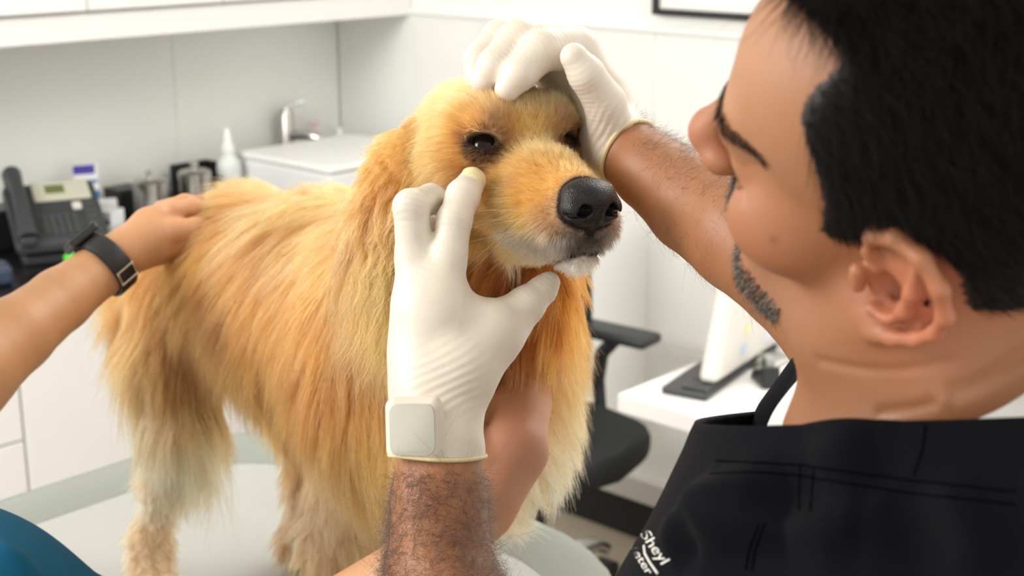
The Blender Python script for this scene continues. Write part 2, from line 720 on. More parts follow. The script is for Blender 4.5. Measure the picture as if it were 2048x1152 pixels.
# desk phone: x to the right in the picture, y away
u, v = uv_at(112, CT, v=3.03)
fp = frame_at(u, v, CT + 0.001, -22)
ph = empty('desk_phone', fp(0, 0, 0), 'dark grey office desk phone with a pale display panel on the worktop', 'phone')


def wedge(x0, x1, y0, y1, za, zb, zc, zd, name, m, par, bev=0.006, fr=None):
    """box with sloping underside/top: (y0: za..zb) (y1: zc..zd)"""
    f = fr or fp
    return MB().hull8([f(x0, y0, za), f(x1, y0, za), f(x1, y1, zc), f(x0, y1, zc),
                       f(x0, y0, zb), f(x1, y0, zb), f(x1, y1, zd), f(x0, y1, zd)], bev).build(name, m, par)


wedge(-.085, .105, -.085, -.02, 0, .022, 0, .03, 'stand', M_dgrey, ph)
wedge(-.075, .095, -.03, .075, 0.0, .05, 0.0, .13, 'stand', M_black, ph)
wedge(-.100, .115, -.105, .10, .028, .060, .128, .160, 'body', M_dgrey, ph, 0.010)
zt = lambda y: .060 + (y + .105) / .205 * .100
wedge(-.035, .098, .028, .092, zt(.028), zt(.028) + .006, zt(.092), zt(.092) + .006, 'display_bezel', mat('pale_bezel', (0.50, 0.50, 0.40), 0.4), ph, 0.002)
wedge(-.005, .040, .048, .076, zt(.048) + .005, zt(.048) + .0075, zt(.076) + .005, zt(.076) + .0075, 'screen', mat('lcd_green', (0.13, 0.15, 0.05), 0.2), ph, 0.0005)
M_key = mat('grey_keys', (0.06, 0.063, 0.066), 0.4)
for r in range(4):
    for c in range(5):
        x, y = -.028 + c * .017, -.082 + r * .017
        wedge(x, x + .012, y, y + .010, zt(y), zt(y) + .004, zt(y + .01), zt(y + .01) + .004, 'key', M_key, ph, 0.001)
for r in range(5):
    y = -.085 + r * .022
    wedge(.072, .100, y, y + .012, zt(y), zt(y) + .003, zt(y + .012), zt(y + .012) + .003, 'key', M_key, ph, 0.001)
wedge(.047, .069, -.010, .012, zt(-.010) + .001, zt(-.010) + .008, zt(.012) + .001, zt(.012) + .008, 'navigation_button', mat('silver_button', (0.6, 0.58, 0.52), 0.3), ph, 0.003)
# handset: a curved bar with thick ends, left of the keys
hs = []
for t in np.linspace(0, 1, 9):
    y = -.115 + t * .225
    hs.append(((-.072, y, zt(y) + .016 + .022 * math.sin(math.pi * t)), .017 + .007 * abs(2 * t - 1) ** 2))
hb = MB(fp).tube([a for a, _ in hs], [b for _, b in hs], 14).build('handset', M_dgrey, ph, True)
wedge(-.094, -.050, -.12, -.075, zt(-.12) - .002, zt(-.12) + .026, zt(-.075) - .002, zt(-.075) + .022, 'handset_cap', M_dgrey, hb, 0.009)
wedge(-.094, -.050, .07, .112, zt(.07) - .002, zt(.07) + .022, zt(.112) - .002, zt(.112) + .026, 'handset_cap', M_dgrey, hb, 0.009)

# dark blue case at the left end
u, v = uv_at(2, CT, v=2.90)
fb = frame_at(u, v, CT + .001, -20)
k0 = MB(fb).box(-.05, .022, -.05, .03, 0, .045, .012, 3).build('instrument_case', mat('slate_blue_plastic', (0.035, 0.05, 0.09), 0.4))
tag(k0, 'small slate blue rounded case on the worktop left of the desk phone', 'case')
# black box behind the phone's handset
u, v = uv_at(2, CT, v=3.2)
fb = frame_at(u, v, CT + .001, 0)
tag(MB(fb).box(-.10, .05, -.05, .05, 0, .10, .006).build('storage_box', M_black), 'low black box on the worktop behind the phone handset', 'box')

M_carton = mat('carton_white', (0.82, 0.82, 0.83), 0.5)
M_blue = mat('print_blue', (0.03, 0.20, 0.50), 0.5)
M_violet = mat('print_violet', (0.07, 0.05, 0.36), 0.5)
M_purple = mat('print_purple', (0.20, 0.06, 0.30), 0.5)


def carton(name, px, v, wd, dp, ht, ang, label, prints=(), z=CT, group=None):
    u, v = uv_at(px, z, v=v)
    f = frame_at(u, v, z + .001, ang)
    t = empty(name, f(0, 0, 0), label, 'carton', group)
    MB(f).box(-wd / 2, wd / 2, -dp / 2, dp / 2, 0, ht, .0015, 1).build('body', M_carton, t)
    for (face, a0, a1, z0, z1, m) in prints:
        mb = MB(f)
        if face == 'f':
            mb.box(a0, a1, -dp / 2 - .0008, -dp / 2 - .0001, z0, z1)
        elif face == 'l':
            mb.box(-wd / 2 - .0008, -wd / 2 - .0001, a0, a1, z0, z1)
        else:
            mb.box(a0, a1, -dp / 2, dp / 2, ht + .0001, ht + .0008)
        mb.build('print', m, t)
    return t


carton('tall_carton', 178, 3.25, .062, .055, .165, -25, 'tall white and blue medicine carton standing behind the desk phone',
       (('f', -.031, .022, .142, .165, M_violet), ('f', -.010, .028, .118, .126, M_blue), ('f', -.026, .026, .02, .06, M_blue), ('l', -.02, .024, 0.01, .05, M_blue), ('f', .012, .030, .075, .098, M_blue)))
carton('blue_striped_carton', 212, 3.15, .065, .04, .085, -30, 'white carton with a blue corner print behind the purple printed carton',
       (('f', -.02, .032, .045, .066, M_violet), ('f', .0, .032, .03, .045, M_blue)))
carton('purple_carton', 224, 3.10, .055, .045, .070, 20, 'small white carton with purple lettering panel beside the phone',
       (('l', -.018, .010, .004, .05, M_purple), ('f', -.02, .02, .02, .026, M_purple)))
# pale tray
u, v = uv_at(290, CT, v=3.0)
fb = frame_at(u, v, CT + .001, 0)
tag(MB(fb).box(-.07, .12, -.09, .08, 0, .035, .006).build('instrument_tray', mat('pale_tray', (0.62, 0.68, 0.68), 0.35)), 'shallow pale grey tray on the worktop in front of the steel canisters', 'tray')
# black box and canisters
u, v = uv_at(256, CT, v=3.26)
fb = frame_at(u, v, CT + .001, 0)
tag(MB(fb).box(-.045, .035, -.04, .04, 0, .085, .004).build('glove_box', M_black), 'black box on the worktop left of the steel canisters', 'box')


def canister(px, v, r, h, label):
    u, v = uv_at(px, CT, v=v)
    f = frame_at(u, v, CT + .001, 0)
    t = empty('steel_canister', f(0, 0, 0), label, 'canister', 'steel canisters on the worktop')
    MB(f).lathe((0, 0, 0), [(r, 0), (r, h * .78), (r * 1.02, h * .78), (r * 1.02, h * .80)], 32).build('body', M_steel, t, True)
    MB(f).lathe((0, 0, h * .801), [(r * 1.05, 0), (r * 1.05, .014), (r * .9, .02), (r * .2, .022)], 32).build('lid', M_steel, t, True)
    MB(f).lathe((0, 0, h * .801 + .0225), [(.004, 0), (.004, .008), (.011, .010), (.011, .018), (.006, .021)], 16).build('knob', M_chrome, t, True)


canister(306, 3.13, .045, .128, 'steel canister with lid knob, left of the two by the black box')
canister(394, 3.15, .042, .128, 'steel canister with lid knob, beside the black framed rack')
# black rack behind the right canister
u, v = uv_at(400, CT, v=3.27)
fb = frame_at(u, v, CT + .001, 0)
rk = MB(fb).box(-.07, .055, .02, .035, 0, .115, .003)
rk.box(.045, .055, -.06, .019, 0, .115, .003)
tag(rk.build('bottle_rack', M_black), 'black upright rack standing behind the right steel canister', 'rack')
# spray bottle
u, v = uv_at(462, CT, v=3.16)
fb = frame_at(u, v, CT + .001, 0)
sb = empty('spray_bottle', fb(0, 0, 0), 'translucent white squeeze bottle with a tall pointed nozzle by the white box', 'bottle')
M_trans = mat('milky_plastic', (0.74, 0.77, 0.74), 0.3, sss=(0.4, (0.02, 0.02, 0.02), 0.5))
MB(fb).lathe((0, 0, 0), [(.030, 0), (.033, .004), (.033, .115), (.030, .13), (.016, .148), (.014, .155)], 28).build('body', M_trans, sb, True)
MB(fb).lathe((0, 0, .1555), [(.018, 0), (.018, .018), (.012, .022), (.011, .045), (.006, .062), (.0035, .066)], 20).build('nozzle', M_white, sb, True)
# small black thing between bottle and the box
u, v = uv_at(492, CT, v=3.19)
fb = frame_at(u, v, CT + .001, 0)
tag(MB(fb).lathe((0, 0, 0), [(.011, 0), (.011, .06), (.009, .065), (.009, .1), (.006, .105)], 16).build('marker_pen', M_black, None, True), 'slim black cylinder standing between the bottle and the white box', 'bottle')
# white box
wb = empty('white_appliance', W(2.58, 3.0, CT), 'large plain white box shaped appliance on the worktop behind the dog', 'appliance')
MB(RL).box(2.38, 2.79, 2.80, 3.18, CT + .012, CT + .13, .010, 3).build('body', M_white, wb)
MB(RL).box(2.375, 2.795, 2.795, 3.185, CT + .131, CT + .150, .008, 3).build('lid', M_white, wb)
for x, y in ((2.42, 2.84), (2.75, 2.84), (2.42, 3.14), (2.75, 3.14)):
    MB(RL).lathe((x, y, CT + .001), [(.012, 0), (.012, .0105)], 12).build('foot', M_black, wb)
# tap behind the box
u, v = uv_at(578, CT, v=3.30)
fb = frame_at(u, v, CT + .001, 0)
tp = empty('tap', fb(0, 0, 0), 'brushed steel tap standing at the tiled wall behind the white box', 'tap')
MB(fb).lathe((0, 0, 0), [(.028, 0), (.028, .01), (.022, .014), (.022, .215), (.018, .222)], 24).build('body', M_steel, tp, True)
MB(fb).tube([(.0, -.015, .150), (.02, -.06, .153), (.04, -.105, .145), (.041, -.107, .125)], [.013, .012, .012, .010], 14).build('spout', M_chrome, tp, True)
MB(fb).tube([(0, 0, .222), (.0, 0, .232), (.05, -.02, .245)], [.010, .008, .006], 12).build('handle', M_chrome, tp, True)
# soap bottle and small white bottle
u, v = uv_at(634, CT, v=3.30)
fb = frame_at(u, v, CT + .001, 0)
s1 = empty('soap_bottle', fb(0, 0, 0), 'clear soap bottle with a pale pink pump behind the white box', 'bottle')
MB(fb).lathe((0, 0, 0), [(.026, 0), (.028, .004), (.028, .11), (.020, .125), (.012, .13)], 24).build('body', M_trans, s1, True)
MB(fb).lathe((0, 0, .1305), [(.014, 0), (.014, .012), (.006, .014), (.006, .035), (.014, .036), (.014, .046), (.008, .048)], 18).build('pump', mat('pale_pink', (0.80, 0.58, 0.60), 0.4), s1, True)
u, v = uv_at(682, CT, v=3.27)
fb = frame_at(u, v, CT + .001, 0)
tag(MB(fb).lathe((0, 0, 0), [(.022, 0), (.024, .004), (.024, .10), (.012, .12), (.011, .148), (.007, .152)], 24).build('white_bottle', M_white, None, True), 'small white bottle in the wall corner behind the white box', 'bottle')
# green lidded pot in front of the phone
u, v = uv_at(152, CT, v=2.82)
fb = frame_at(u, v, CT + .001, 0)
g1 = empty('clear_pot', fb(0, 0, 0), 'small clear pot with bright green content beside the wrist watch', 'pot')
MB(fb).lathe((0, 0, 0), [(.020, 0), (.022, .003), (.022, .036)], 24).build('body', M_trans, g1, True)
MB(fb).lathe((0, 0, .0365), [(.0235, 0), (.0235, .012), (.020, .014)], 24).build('lid', mat('bright_green', (0.10, 0.72, 0.06), 0.4), g1, True)

# ---- picture frame on the right wall
fz, fv = 1.56, 1.99
pc = on_z(1304, 28, 1.5)
# bottom-left corner of the frame on plane u=U0-.03
def on_u(px, py, uu):
    r = FWD + (px - 1024) / FPX * RGT + (576 - py) / FPX * UPV
    t = uu / (r @ AX)
    q = CAM + t * r
    return float(q @ BX), float(q[2])
fv, fz = on_u(1303, 29, U0 - .025)
fr = empty('picture_frame', W(U0 - .02, fv - .3, fz), 'thin black picture frame with a white print on the upper wall', 'picture frame')
for (a0, a1, z0, z1) in ((fv - .60, fv, fz, fz + .014), (fv - .60, fv, fz + .406, fz + .42), (fv - .014, fv, fz + .0145, fz + .4055), (fv - .60, fv - .586, fz + .0145, fz + .4055)):
    MB(RL).box(U0 - .025, U0 - .001, a0, a1, z0, z1, .001).build('moulding', M_black, fr)
MB(RL).box(U0 - .012, U0 - .006, fv - .585, fv - .015, fz + .015, fz + .405).build('print', mat('paper_white', (0.85, 0.85, 0.83), 0.5), fr)

# ---- desk
du, dv, DZ = 2.117, 1.637, 0.75
M_desk = mat('white_desk', (0.88, 0.87, 0.85), 0.28)
dk = empty('desk', W(2.5, 1.0, 0), 'white office desk against the right wall with keyboard and monitor', 'desk')
MB(RL).box(du, U0 - .046, dv - 1.5, dv, DZ - .038, DZ, .003).build('top', M_desk, dk)
MB(RL).box(du + .10, U0 - .06, 1.30, 1.34, 0.0, DZ - .039, .002).build('side_panel', M_desk, dk)
MB(RL).box(du + .10, U0 - .06, dv - 1.40, dv - 1.36, 0.0, DZ - .039, .002).build('side_panel', M_desk, dk)
MB(RL).box(du + .09, du + .099, dv - 1.36, 1.34, 0.05, DZ - .039, .001).build('modesty_panel', M_desk, dk)

# keyboard: corners read on the desk plane
kc = [on_z(1322, 786, DZ + .001), on_z(1412, 803, DZ + .001), on_z(1500, 735, DZ + .001), on_z(1412, 705, DZ + .001)]
kx = nrm(kc[1] - kc[0]); kz = np.array([0, 0, 1.0]); ky = np.cross(kz, kx)
kl = float((kc[3] - kc[0]) @ ky)
fk = lambda a, b, c: kc[0] + a * kx + b * ky + np.array([0, 0, c])
kw = float(np.linalg.norm(kc[1] - kc[0]))
kb = empty('keyboard', fk(kw / 2, kl / 2, 0), 'dark grey keyboard with wrist rest lying on the white desk', 'keyboard')
KL = kl * 1.35
MB(fk).box(0, kw, 0, KL, 0, .014, .004).build('body', M_dgrey, kb)
kn = []
nx, ny = 6, 14
cw, ch = (kw * .58) / nx, (KL - .02) / ny
for i in range(nx):
    for j in range(ny):
        x, y = kw * .38 + i * cw, .01 + j * ch
        m_ = MB(fk).box(x + .001, x + cw - .001, y + .001, y + ch - .001, .0142, .0185, .001, 1)
        m_.build('key', M_key, kb)

# monitor: white, seen from its side and back, leaning
MZ = DZ + .02
a = on_z(1412, 768, MZ); b = on_z(1592, 652, MZ)
mx_ = nrm(b - a); 
# the back-lean direction
side = nrm(np.cross(np.array([0, 0, 1.0]), mx_))
lean = nrm(np.array([0, 0, 1.0]) * 0.90 + mx_ * 0.46 + side * 0.05)
nn = nrm(np.cross(mx_, lean))
fm = lambda x, y, zz: a + x * mx_ + y * nn + zz * lean
mo = empty('monitor', W(*uv_of(fm(.25, 0, 0)), DZ), 'white flat computer monitor seen from behind, tilted on the desk', 'monitor')
MB(fm).box(0, .43, -.022, .022, 0.0, .36, .014, 3).build('housing', mat('warm_white_plastic', (0.70, 0.67, 0.62), 0.4), mo)
sg = np.sign(nn @ FWD)
yb = -.0225 if sg > 0 else .0225
yo = (yb - .001, yb) if sg > 0 else (yb, yb + .001)
for (x0, x1, z0, z1, c) in ((.22, .34, .03, .11, (0.72, 0.74, 0.80)), (.105, .125, .075, .095, (0.75, 0.75, 0.35)), (.10, .125, .035, .055, (0.50, 0.62, 0.78))):
    MB(fm).box(x0, x1, yo[0], yo[1], z0, z1).build('sticker', mat('sticker', c, 0.5), mo)
mu, mv = uv_of(fm(.25, .03 * sg, 0))
MB(RL).box(mu - .05, mu + .06, mv - .09, mv + .03, DZ + .001, DZ + .012, .004).build('stand_base', M_chrome, mo)
MB(RL).box(mu - .012, mu + .012, mv - .04, mv + .04, DZ + .0125, DZ + .10, .004).build('stand_neck', M_chrome, mo)
# tape dispenser by the monitor
q = on_z(1530, 765, DZ)
ft = frame_at(*uv_of(q), DZ + .001, 50)
td = empty('tape_dispenser', ft(0, 0, 0), 'black tape dispenser on the desk between monitor and shoulder', 'dispenser')
MB(ft).hull8([ft(-.045, -.02, 0), ft(.045, -.02, 0), ft(.045, .02, 0), ft(-.045, .02, 0), ft(-.040, -.018, .045), ft(.030, -.018, .018), ft(.030, .018, .018), ft(-.040, .018, .045)], .005).build('body', M_black, td)
MB(lambda x, y, z: ft(x - .012, z - .008, y + .043)).lathe((0, 0, 0), [(.012, 0), (.022, 0), (.022, .016), (.012, .016)], 24, False, False).build('tape_roll', mat('tape_grey', (0.25, 0.26, 0.25), 0.2), td, True)
q = on_z(1622, 690, DZ)
ft = frame_at(*uv_of(q), DZ + .001, 10)
tag(MB(ft).box(-.05, .05, -.02, .02, 0, .05, .004).build('blue_box', mat('deep_blue', (0.02, 0.06, 0.42), 0.4)), 'small deep blue box on the desk behind the monitor', 'box')

# ---- office chair
M_mesh = mat('black_fabric', (0.014, 0.016, 0.018), 0.8, bump=(900, 0.3))
cu, cv = 2.36, 2.06
fc = frame_at(cu, cv, 0, 4)
oc = empty('office_chair', fc(0, 0, 0), 'black swivel office chair with armrests and silver base by the wall', 'chair')
seat = []
for k in range(28):
    t = 2 * math.pi * k / 28
    c_, s_ = math.cos(t), math.sin(t)
    seat.append((.235 * np.sign(c_) * abs(c_) ** .6, .235 * np.sign(s_) * abs(s_) ** .6))
MB(fc).prism(seat, .425, .495, .022).build('seat', M_mesh, oc, True)
MB(fc).lathe((0, 0, 0), [(.03, .105), (.03, .24), (.022, .24), (.022, .424)], 18).build('gas_column', M_black, oc, True)
for k in range(5):
    t = math.radians(72 * k - 74)
    c_, s_ = math.cos(t), math.sin(t)
    lg = MB(fc).tube([(.025 * c_, .025 * s_, .115), (.13 * c_, .13 * s_, .135), (.24 * c_, .24 * s_, .115), (.285 * c_, .285 * s_, .085)], [.026, .024, .018, .014], 12).build('leg', M_chrome, oc, True)
    x, y = .285 * c_, .285 * s_
    MB(fc).tube([(x - .022 * s_, y + .022 * c_, .028), (x + .022 * s_, y - .022 * c_, .028)], .027, 16).build('caster', M_black, lg, True)
for sx in (-1, 1):
    ar = MB(fc).tube([(sx * .20, .02, .44), (sx * .265, .0, .45), (sx * .275, .02, .54), (sx * .275, .01, .61), (sx * .275, -.03, .655)], [.014, .016, .018, .019, .018], 12).build('armrest_post', M_dgrey, oc, True)
    MB(fc).box(sx * .275 - .045, sx * .275 + .045, -.14, .12, .656, .684, .012, 3).build('armrest', M_dgrey, ar, True)
MB(fc).tube([(0, .02, .44), (0, .10, .45), (0, .12, .56), (0, .135, .80)], [.02, .022, .02, .016], 12).build('back_post', M_black, oc, True)
bk = MB()
N1, N2 = 9, 9
rows = []
for j in range(N2):
    zz = .56 + .46 * j / (N2 - 1)
    wj = .20 + .03 * math.sin(math.pi * j / (N2 - 1))
    rows.append([(wj * (2 * i / (N1 - 1) - 1), .070 - .075 * (2 * i / (N1 - 1) - 1) ** 2 + .03 * (j / (N2 - 1)), zz) for i in range(N1)])
vf_ = [[bk.bm.verts.new(tuple(fc(*p))) for p in r] for r in rows]
vb_ = [[bk.bm.verts.new(tuple(fc(p[0], p[1] + .03, p[2]))) for p in r] for r in rows]
for j in range(N2 - 1):
    for i in range(N1 - 1):
        bk.bm.faces.new([vf_[j][i], vf_[j][i + 1], vf_[j + 1][i + 1], vf_[j + 1][i]])
        bk.bm.faces.new([vb_[j][i], vb_[j + 1][i], vb_[j + 1][i + 1], vb_[j][i + 1]])
for j in range(N2 - 1):
    bk.bm.faces.new([vf_[j][0], vf_[j + 1][0], vb_[j + 1][0], vb_[j][0]])
    bk.bm.faces.new([vf_[j][-1], vb_[j][-1], vb_[j + 1][-1], vf_[j + 1][-1]])
for i in range(N1 - 1):
    bk.bm.faces.new([vf_[0][i], vb_[0][i], vb_[0][i + 1], vf_[0][i + 1]])
    bk.bm.faces.new([vf_[-1][i], vf_[-1][i + 1], vb_[-1][i + 1], vb_[-1][i]])
bk.build('backrest', M_mesh, oc, True)

# ---- examination table
TZ = 0.85
tb = empty('exam_table', W(0.6, 1.3, 0), 'pale grey examination table with a raised rim, under the dog', 'table')
M_table = mat('pale_table_top', (0.40, 0.405, 0.385), 0.3, noise=(3, 0.03))
M_rim = mat('table_rim', (0.26, 0.28, 0.25), 0.25, coat=0.15)


def rrect(u0, u1, v0, v1, r, n=8):
    pts = []
    r0, r = r, r * .6
    for (cx, cy, a0, r) in ((u1 - r0, v0 + r0, -90, r0), (u1 - r, v1 - r, 0, r), (u0 + r, v1 - r, 90, r), (u0 + r0, v0 + r0, 180, r0)):
        for k in range(n + 1):
            a = math.radians(a0 + 90 * k / n)
            pts.append((cx + r * math.cos(a), cy + r * math.sin(a)))
    return pts


R_ = (-.55, 1.375, .90, 1.82)
MB(RL).prism(rrect(*R_, .30), TZ - .045, TZ - .006, .004).build('top', M_table, tb)
rim = MB(RL)
o_ = rrect(*R_, .30); i_ = rrect(R_[0] + .02, R_[1] - .02, R_[2] + .02, R_[3] - .02, .28)
i2 = rrect(R_[0] + .075, R_[1] - .075, R_[2] + .075, R_[3] - .075, .225)
lv = [[rim.bm.verts.new(tuple(W(x, y, z))) for x, y in pp] for pp, z in ((o_, TZ - .0055), (o_, TZ + .012), (i_, TZ + .014), (i2, TZ - .0055))]
for A, B_ in zip(lv, lv[1:]):
    for k in range(len(A)):
        rim.bm.faces.new([A[k], A[(k + 1) % len(A)], B_[(k + 1) % len(A)], B_[k]])
rim.build('rim', M_rim, tb, True)
for x in (-.1, .95):
    MB(RL).box(x - .05, x + .05, 1.36, 1.46, .03, TZ - .046, .008).build('leg', M_steel, tb)
    MB(RL).box(x - .05, x + .05, 1.1, 1.7, .0, .03, .008).build('foot', M_steel, tb)
# ================================================================ the dog
DL = nrm(cvec(.878, .078, -.471)); DF = nrm(cvec(.475, -.256, .842))
DF = nrm(DF - DL * (DF @ DL)); DU = nrm(np.cross(DL, DF));
if DU[2] < 0: DU = -DU
DO = P(1050, 272, 1.10)
HAX = np.stack([DL, DU, DF])


def Hd(l, u, f):
    return DO + .01 * (l * DL + u * DU + f * DF)


def he(l, u, f, rl, ru, rf, ax=HAX):
    return EL(Hd(l, u, f), (rl * .01, ru * .01, rf * .01), ax)


def hr(a, b, ra, rb):
    return RC(Hd(*a), Hd(*b), ra * .01, rb * .01)


def sy(fn):      # mirrored pair
    return [fn(-1), fn(1)]


EYE = {s: (s * 3.35, -.15, -.45) for s in (-1, 1)}


def eax(s):
    e = nrm(s * .55 * DL + .02 * DU + .83 * DF)
    t = nrm(np.cross(e, DU)); u = np.cross(t, e)
    return np.stack([t, nrm(u), e])


def esub(s):
    A = eax(s)
    c = Hd(*EYE[s]) + A[2] * .0105 + A[1] * .0005
    tl = A[0] * 1.0
    return EL(c, (.0122, .0060, .010), A)


head_items = [he(0, -.2, -5, 4.8, 3.3, 5.6), he(0, .5, -1.8, 3.9, 2.2, 2.8)]
head_items += sy(lambda s: hr((s * 2.9, 1.15, -.9), (s * 4.3, .9, -2.4), 1.25, 1.1))
head_items += sy(lambda s: he(s * 4.1, -2.6, -3.6, 2.0, 2.9, 3.6))
head_items += [hr((0, -2.6, -.3), (0, -3.1, 4.2), 2.9, 2.3), hr((0, -3.1, 4.2), (0, -3.3, 8.5), 2.3, 1.9)]
head_items += sy(lambda s: hr((s * 1.7, -4.6, .3), (s * 1.7, -5.0, 4.8), 2.5, 2.15))
head_items += sy(lambda s: hr((s * 1.7, -5.0, 4.8), (s * 1.2, -4.9, 8.65), 2.15, 1.75))
head_items += [hr((0, -7.2, 1.0), (.2, -7.1, 8.6), 1.9, 1.35), he(0, -5.2, -5, 4.4, 3.6, 4.5)]
head_items += sy(lambda s: EL(Hd(*EYE[s]), (.0138, .0138, .0138)))
HEAD = GR(.014, head_items,
          sub=[esub(-1), esub(1)], ks=.0015)
LIP = np.array([(968, 511), (985, 517), (1015, 527), (1060, 531), (1110, 521), (1160, 506), (1200, 497), (1228, 494)], float)


def march(sdf, px, py, t=.8, n=60):
    r = FWD + (px - 1024) / FPX * RGT + (576 - py) / FPX * UPV
    for _ in range(n):
        t += float(sdf.ev((CAM + t * r)[None].astype(np.float32))[0]) * .9
        if t > 1.4: break
    return CAM + t * r


lp3 = [march(HEAD, x, y) for x, y in LIP[:-1]]
lp3 = [p for p in lp3 if abs(float(HEAD.ev(p[None].astype(np.float32))[0])) < .002]
mirl = lambda p: p - 2 * ((p - DO) @ DL) * DL
HEAD.sub += [GR(.002, chain([(p, .0026) for p in lp3])), GR(.002, chain([(mirl(p), .0026) for p in lp3]))]


def fl(px, py, d, w_, t_, l_, nz, ang):
    """flat leather piece: half width, half thickness, half length (m); ang = image angle of its long axis"""
    a = math.radians(ang)
    lo = cvec(math.cos(a), -math.sin(a), 0)
    n = nrm(nz - lo * (nz @ lo))
    return EL(P(px, py, d), (w_, t_, l_), np.stack([np.cross(n, lo), n, lo]))


en = nrm(cvec(-.45, .05, .88))
en2 = nrm(cvec(.95, .1, .2))
EAR1 = GR(.02, [fl(820, 320, 1.150, .022, .009, .030, en, 115), fl(793, 380, 1.155, .028, .008, .042, en, 104),
                fl(772, 460, 1.160, .028, .007, .045, en, 92), fl(772, 530, 1.165, .020, .006, .035, en, 86)])
EAR2 = GR(.02, [EL(Hd(6.2, -2.5, -7), (.02, .03, .02)), fl(1108, 500, 1.215, .018, .010, .055, en2, 92), fl(1112, 590, 1.215, .018, .010, .05, en2, 88)])

BODY = GR(.05, [
    RC(P(405, 555, 1.78), P(520, 560, 1.68), .078, .088),
    RC(P(520, 560, 1.68), P(670, 610, 1.55), .088, .105),
    RC(P(670, 610, 1.55), P(840, 660, 1.44), .105, .108),
    RC(P(830, 650, 1.44), P(965, 690, 1.37), .115, .078),
    RC(P(850, 780, 1.41), P(940, 850, 1.35), .110, .074),
    RC(P(880, 600, 1.38), Hd(.6, -2.8, -7.5), .090, .050),
    RC(P(995, 650, 1.275), P(985, 740, 1.275), .048, .045), RC(P(990, 740, 1.31), P(975, 860, 1.31), .055, .062),
])
# limbs
limb = []
limb += chain([J(405, 590, 1.74, 105), J(350, 700, 1.72, 80), J(365, 850, 1.70, 52), J(322, 980, 1.74, 26), J(300, 1090, 1.76, 30), J(300, 1170, 1.75, 30), J(318, 1195, 1.72, 34)])
limb += chain([J(520, 560, 1.86, 100), J(580, 760, 1.86, 52), J(612, 980, 1.89, 24), J(600, 1085, 1.885, 26), J(600, 1100, 1.87, 28)])
fw = on_z(720, 1500, TZ + .03)
fe = on_z(960, 1560, TZ + .03)
vR = W(.89, 1.03, TZ + .022); vL = W(1.06, 1.03, TZ + .022)
fshould = P(800, 810, 1.40); fshould2 = P(900, 850, 1.44)
limb += [RC(fshould, vR + np.array([-.02, .05, .16]), .07, .034), RC(vR + np.array([-.02, .05, .16]), vR + np.array([0, .01, .01]), .032, .026), RC(vR + np.array([0, .01, .006]), vR + np.array([.012, -.03, .003]), .027, .025)]
limb += [RC(fshould2, vL + np.array([-.02, .05, .16]), .07, .034), RC(vL + np.array([-.02, .05, .16]), vL + np.array([0, .01, .01]), .032, .026), RC(vL + np.array([0, .01, .006]), vL + np.array([.012, -.03, .003]), .027, .025)]
tail = chain([J(345, 540, 1.86, 36), J(275, 600, 1.92, 26), J(262, 640, 1.93, 22), J(330, 760, 1.93, 14)])
LIMB = GR(.035, limb + tail)
TORSO = GR(.04, [BODY, LIMB])
DOGB = GR(.022, [TORSO, GR(.012, [HEAD, EAR1, EAR2])])
for g in (TORSO, DOGB):
    g.c = P(700, 600, 1.5).astype(np.float32); g.R = 1.2

dlo = np.min([P(200, 330, 1.75), P(260, 1200, 2.0), Hd(0, -8, 12), vR - .05, P(1180, 600, 1.2), P(330, 400, 1.95)], 0) - .06
dhi = np.max([P(200, 330, 1.75), P(260, 1200, 2.0), Hd(0, 6, -5), P(1180, 600, 1.4), P(500, 340, 1.95)], 0) + .08
DV, DQ = surf(DOGB, .0024, dlo, dhi)
DN = vnormals(DV, DQ)

# ---- fur colours: anchors (pixel, colour); blended across the coat
gold = np.array([.63, .32, .11]); deep = np.array([.53, .23, .06]); pale = np.array([.82, .50, .25])
cream = np.array([.89, .62, .40]); white = np.array([.88, .80, .70]); warm = np.array([.90, .73, .55]); grey = np.array([.30, .25, .22]); tan = np.array([.72, .42, .17]); dark = np.array([.06, .04, .035])


def head_local(X):
    q = (X - DO) * 100
    return q @ DL, q @ DU, q @ DF


BC = [(450, 400, gold), (350, 480, deep), (480, 470, deep * .95), (560, 380, pale), (640, 430, pale * .95), (600, 560, deep), (420, 620, gold * .8), (680, 500, gold),
      (300, 620, gold * .8), (250, 700, pale * .85), (300, 850, cream), (400, 780, tan * .85), (400, 930, cream), (430, 1020, warm), (300, 1050, cream), (330, 1120, cream),
      (560, 750, deep * 1.05), (640, 700, gold), (720, 850, tan * .9), (560, 900, gold * .8), (600, 1000, cream * .85), (760, 1000, gold * .85), (700, 1100, cream * .9),
      (750, 700, gold), (1000, 700, deep), (1130, 620, deep * 1.0), (1140, 780, pale), (1100, 900, cream), (1050, 1080, cream), (960, 780, tan), (590, 1060, grey * .8), (590, 1130, tan)]


def body_col(px, py):
    wsum = 0; c = 0
    for (x, y, k) in BC:
        wt = np.exp(-((px - x) ** 2 + (py - y) ** 2) / (2 * 62. ** 2)) + 1e-9
        wsum = wsum + wt; c = c + wt[:, None] * k
    return c / wsum[:, None]


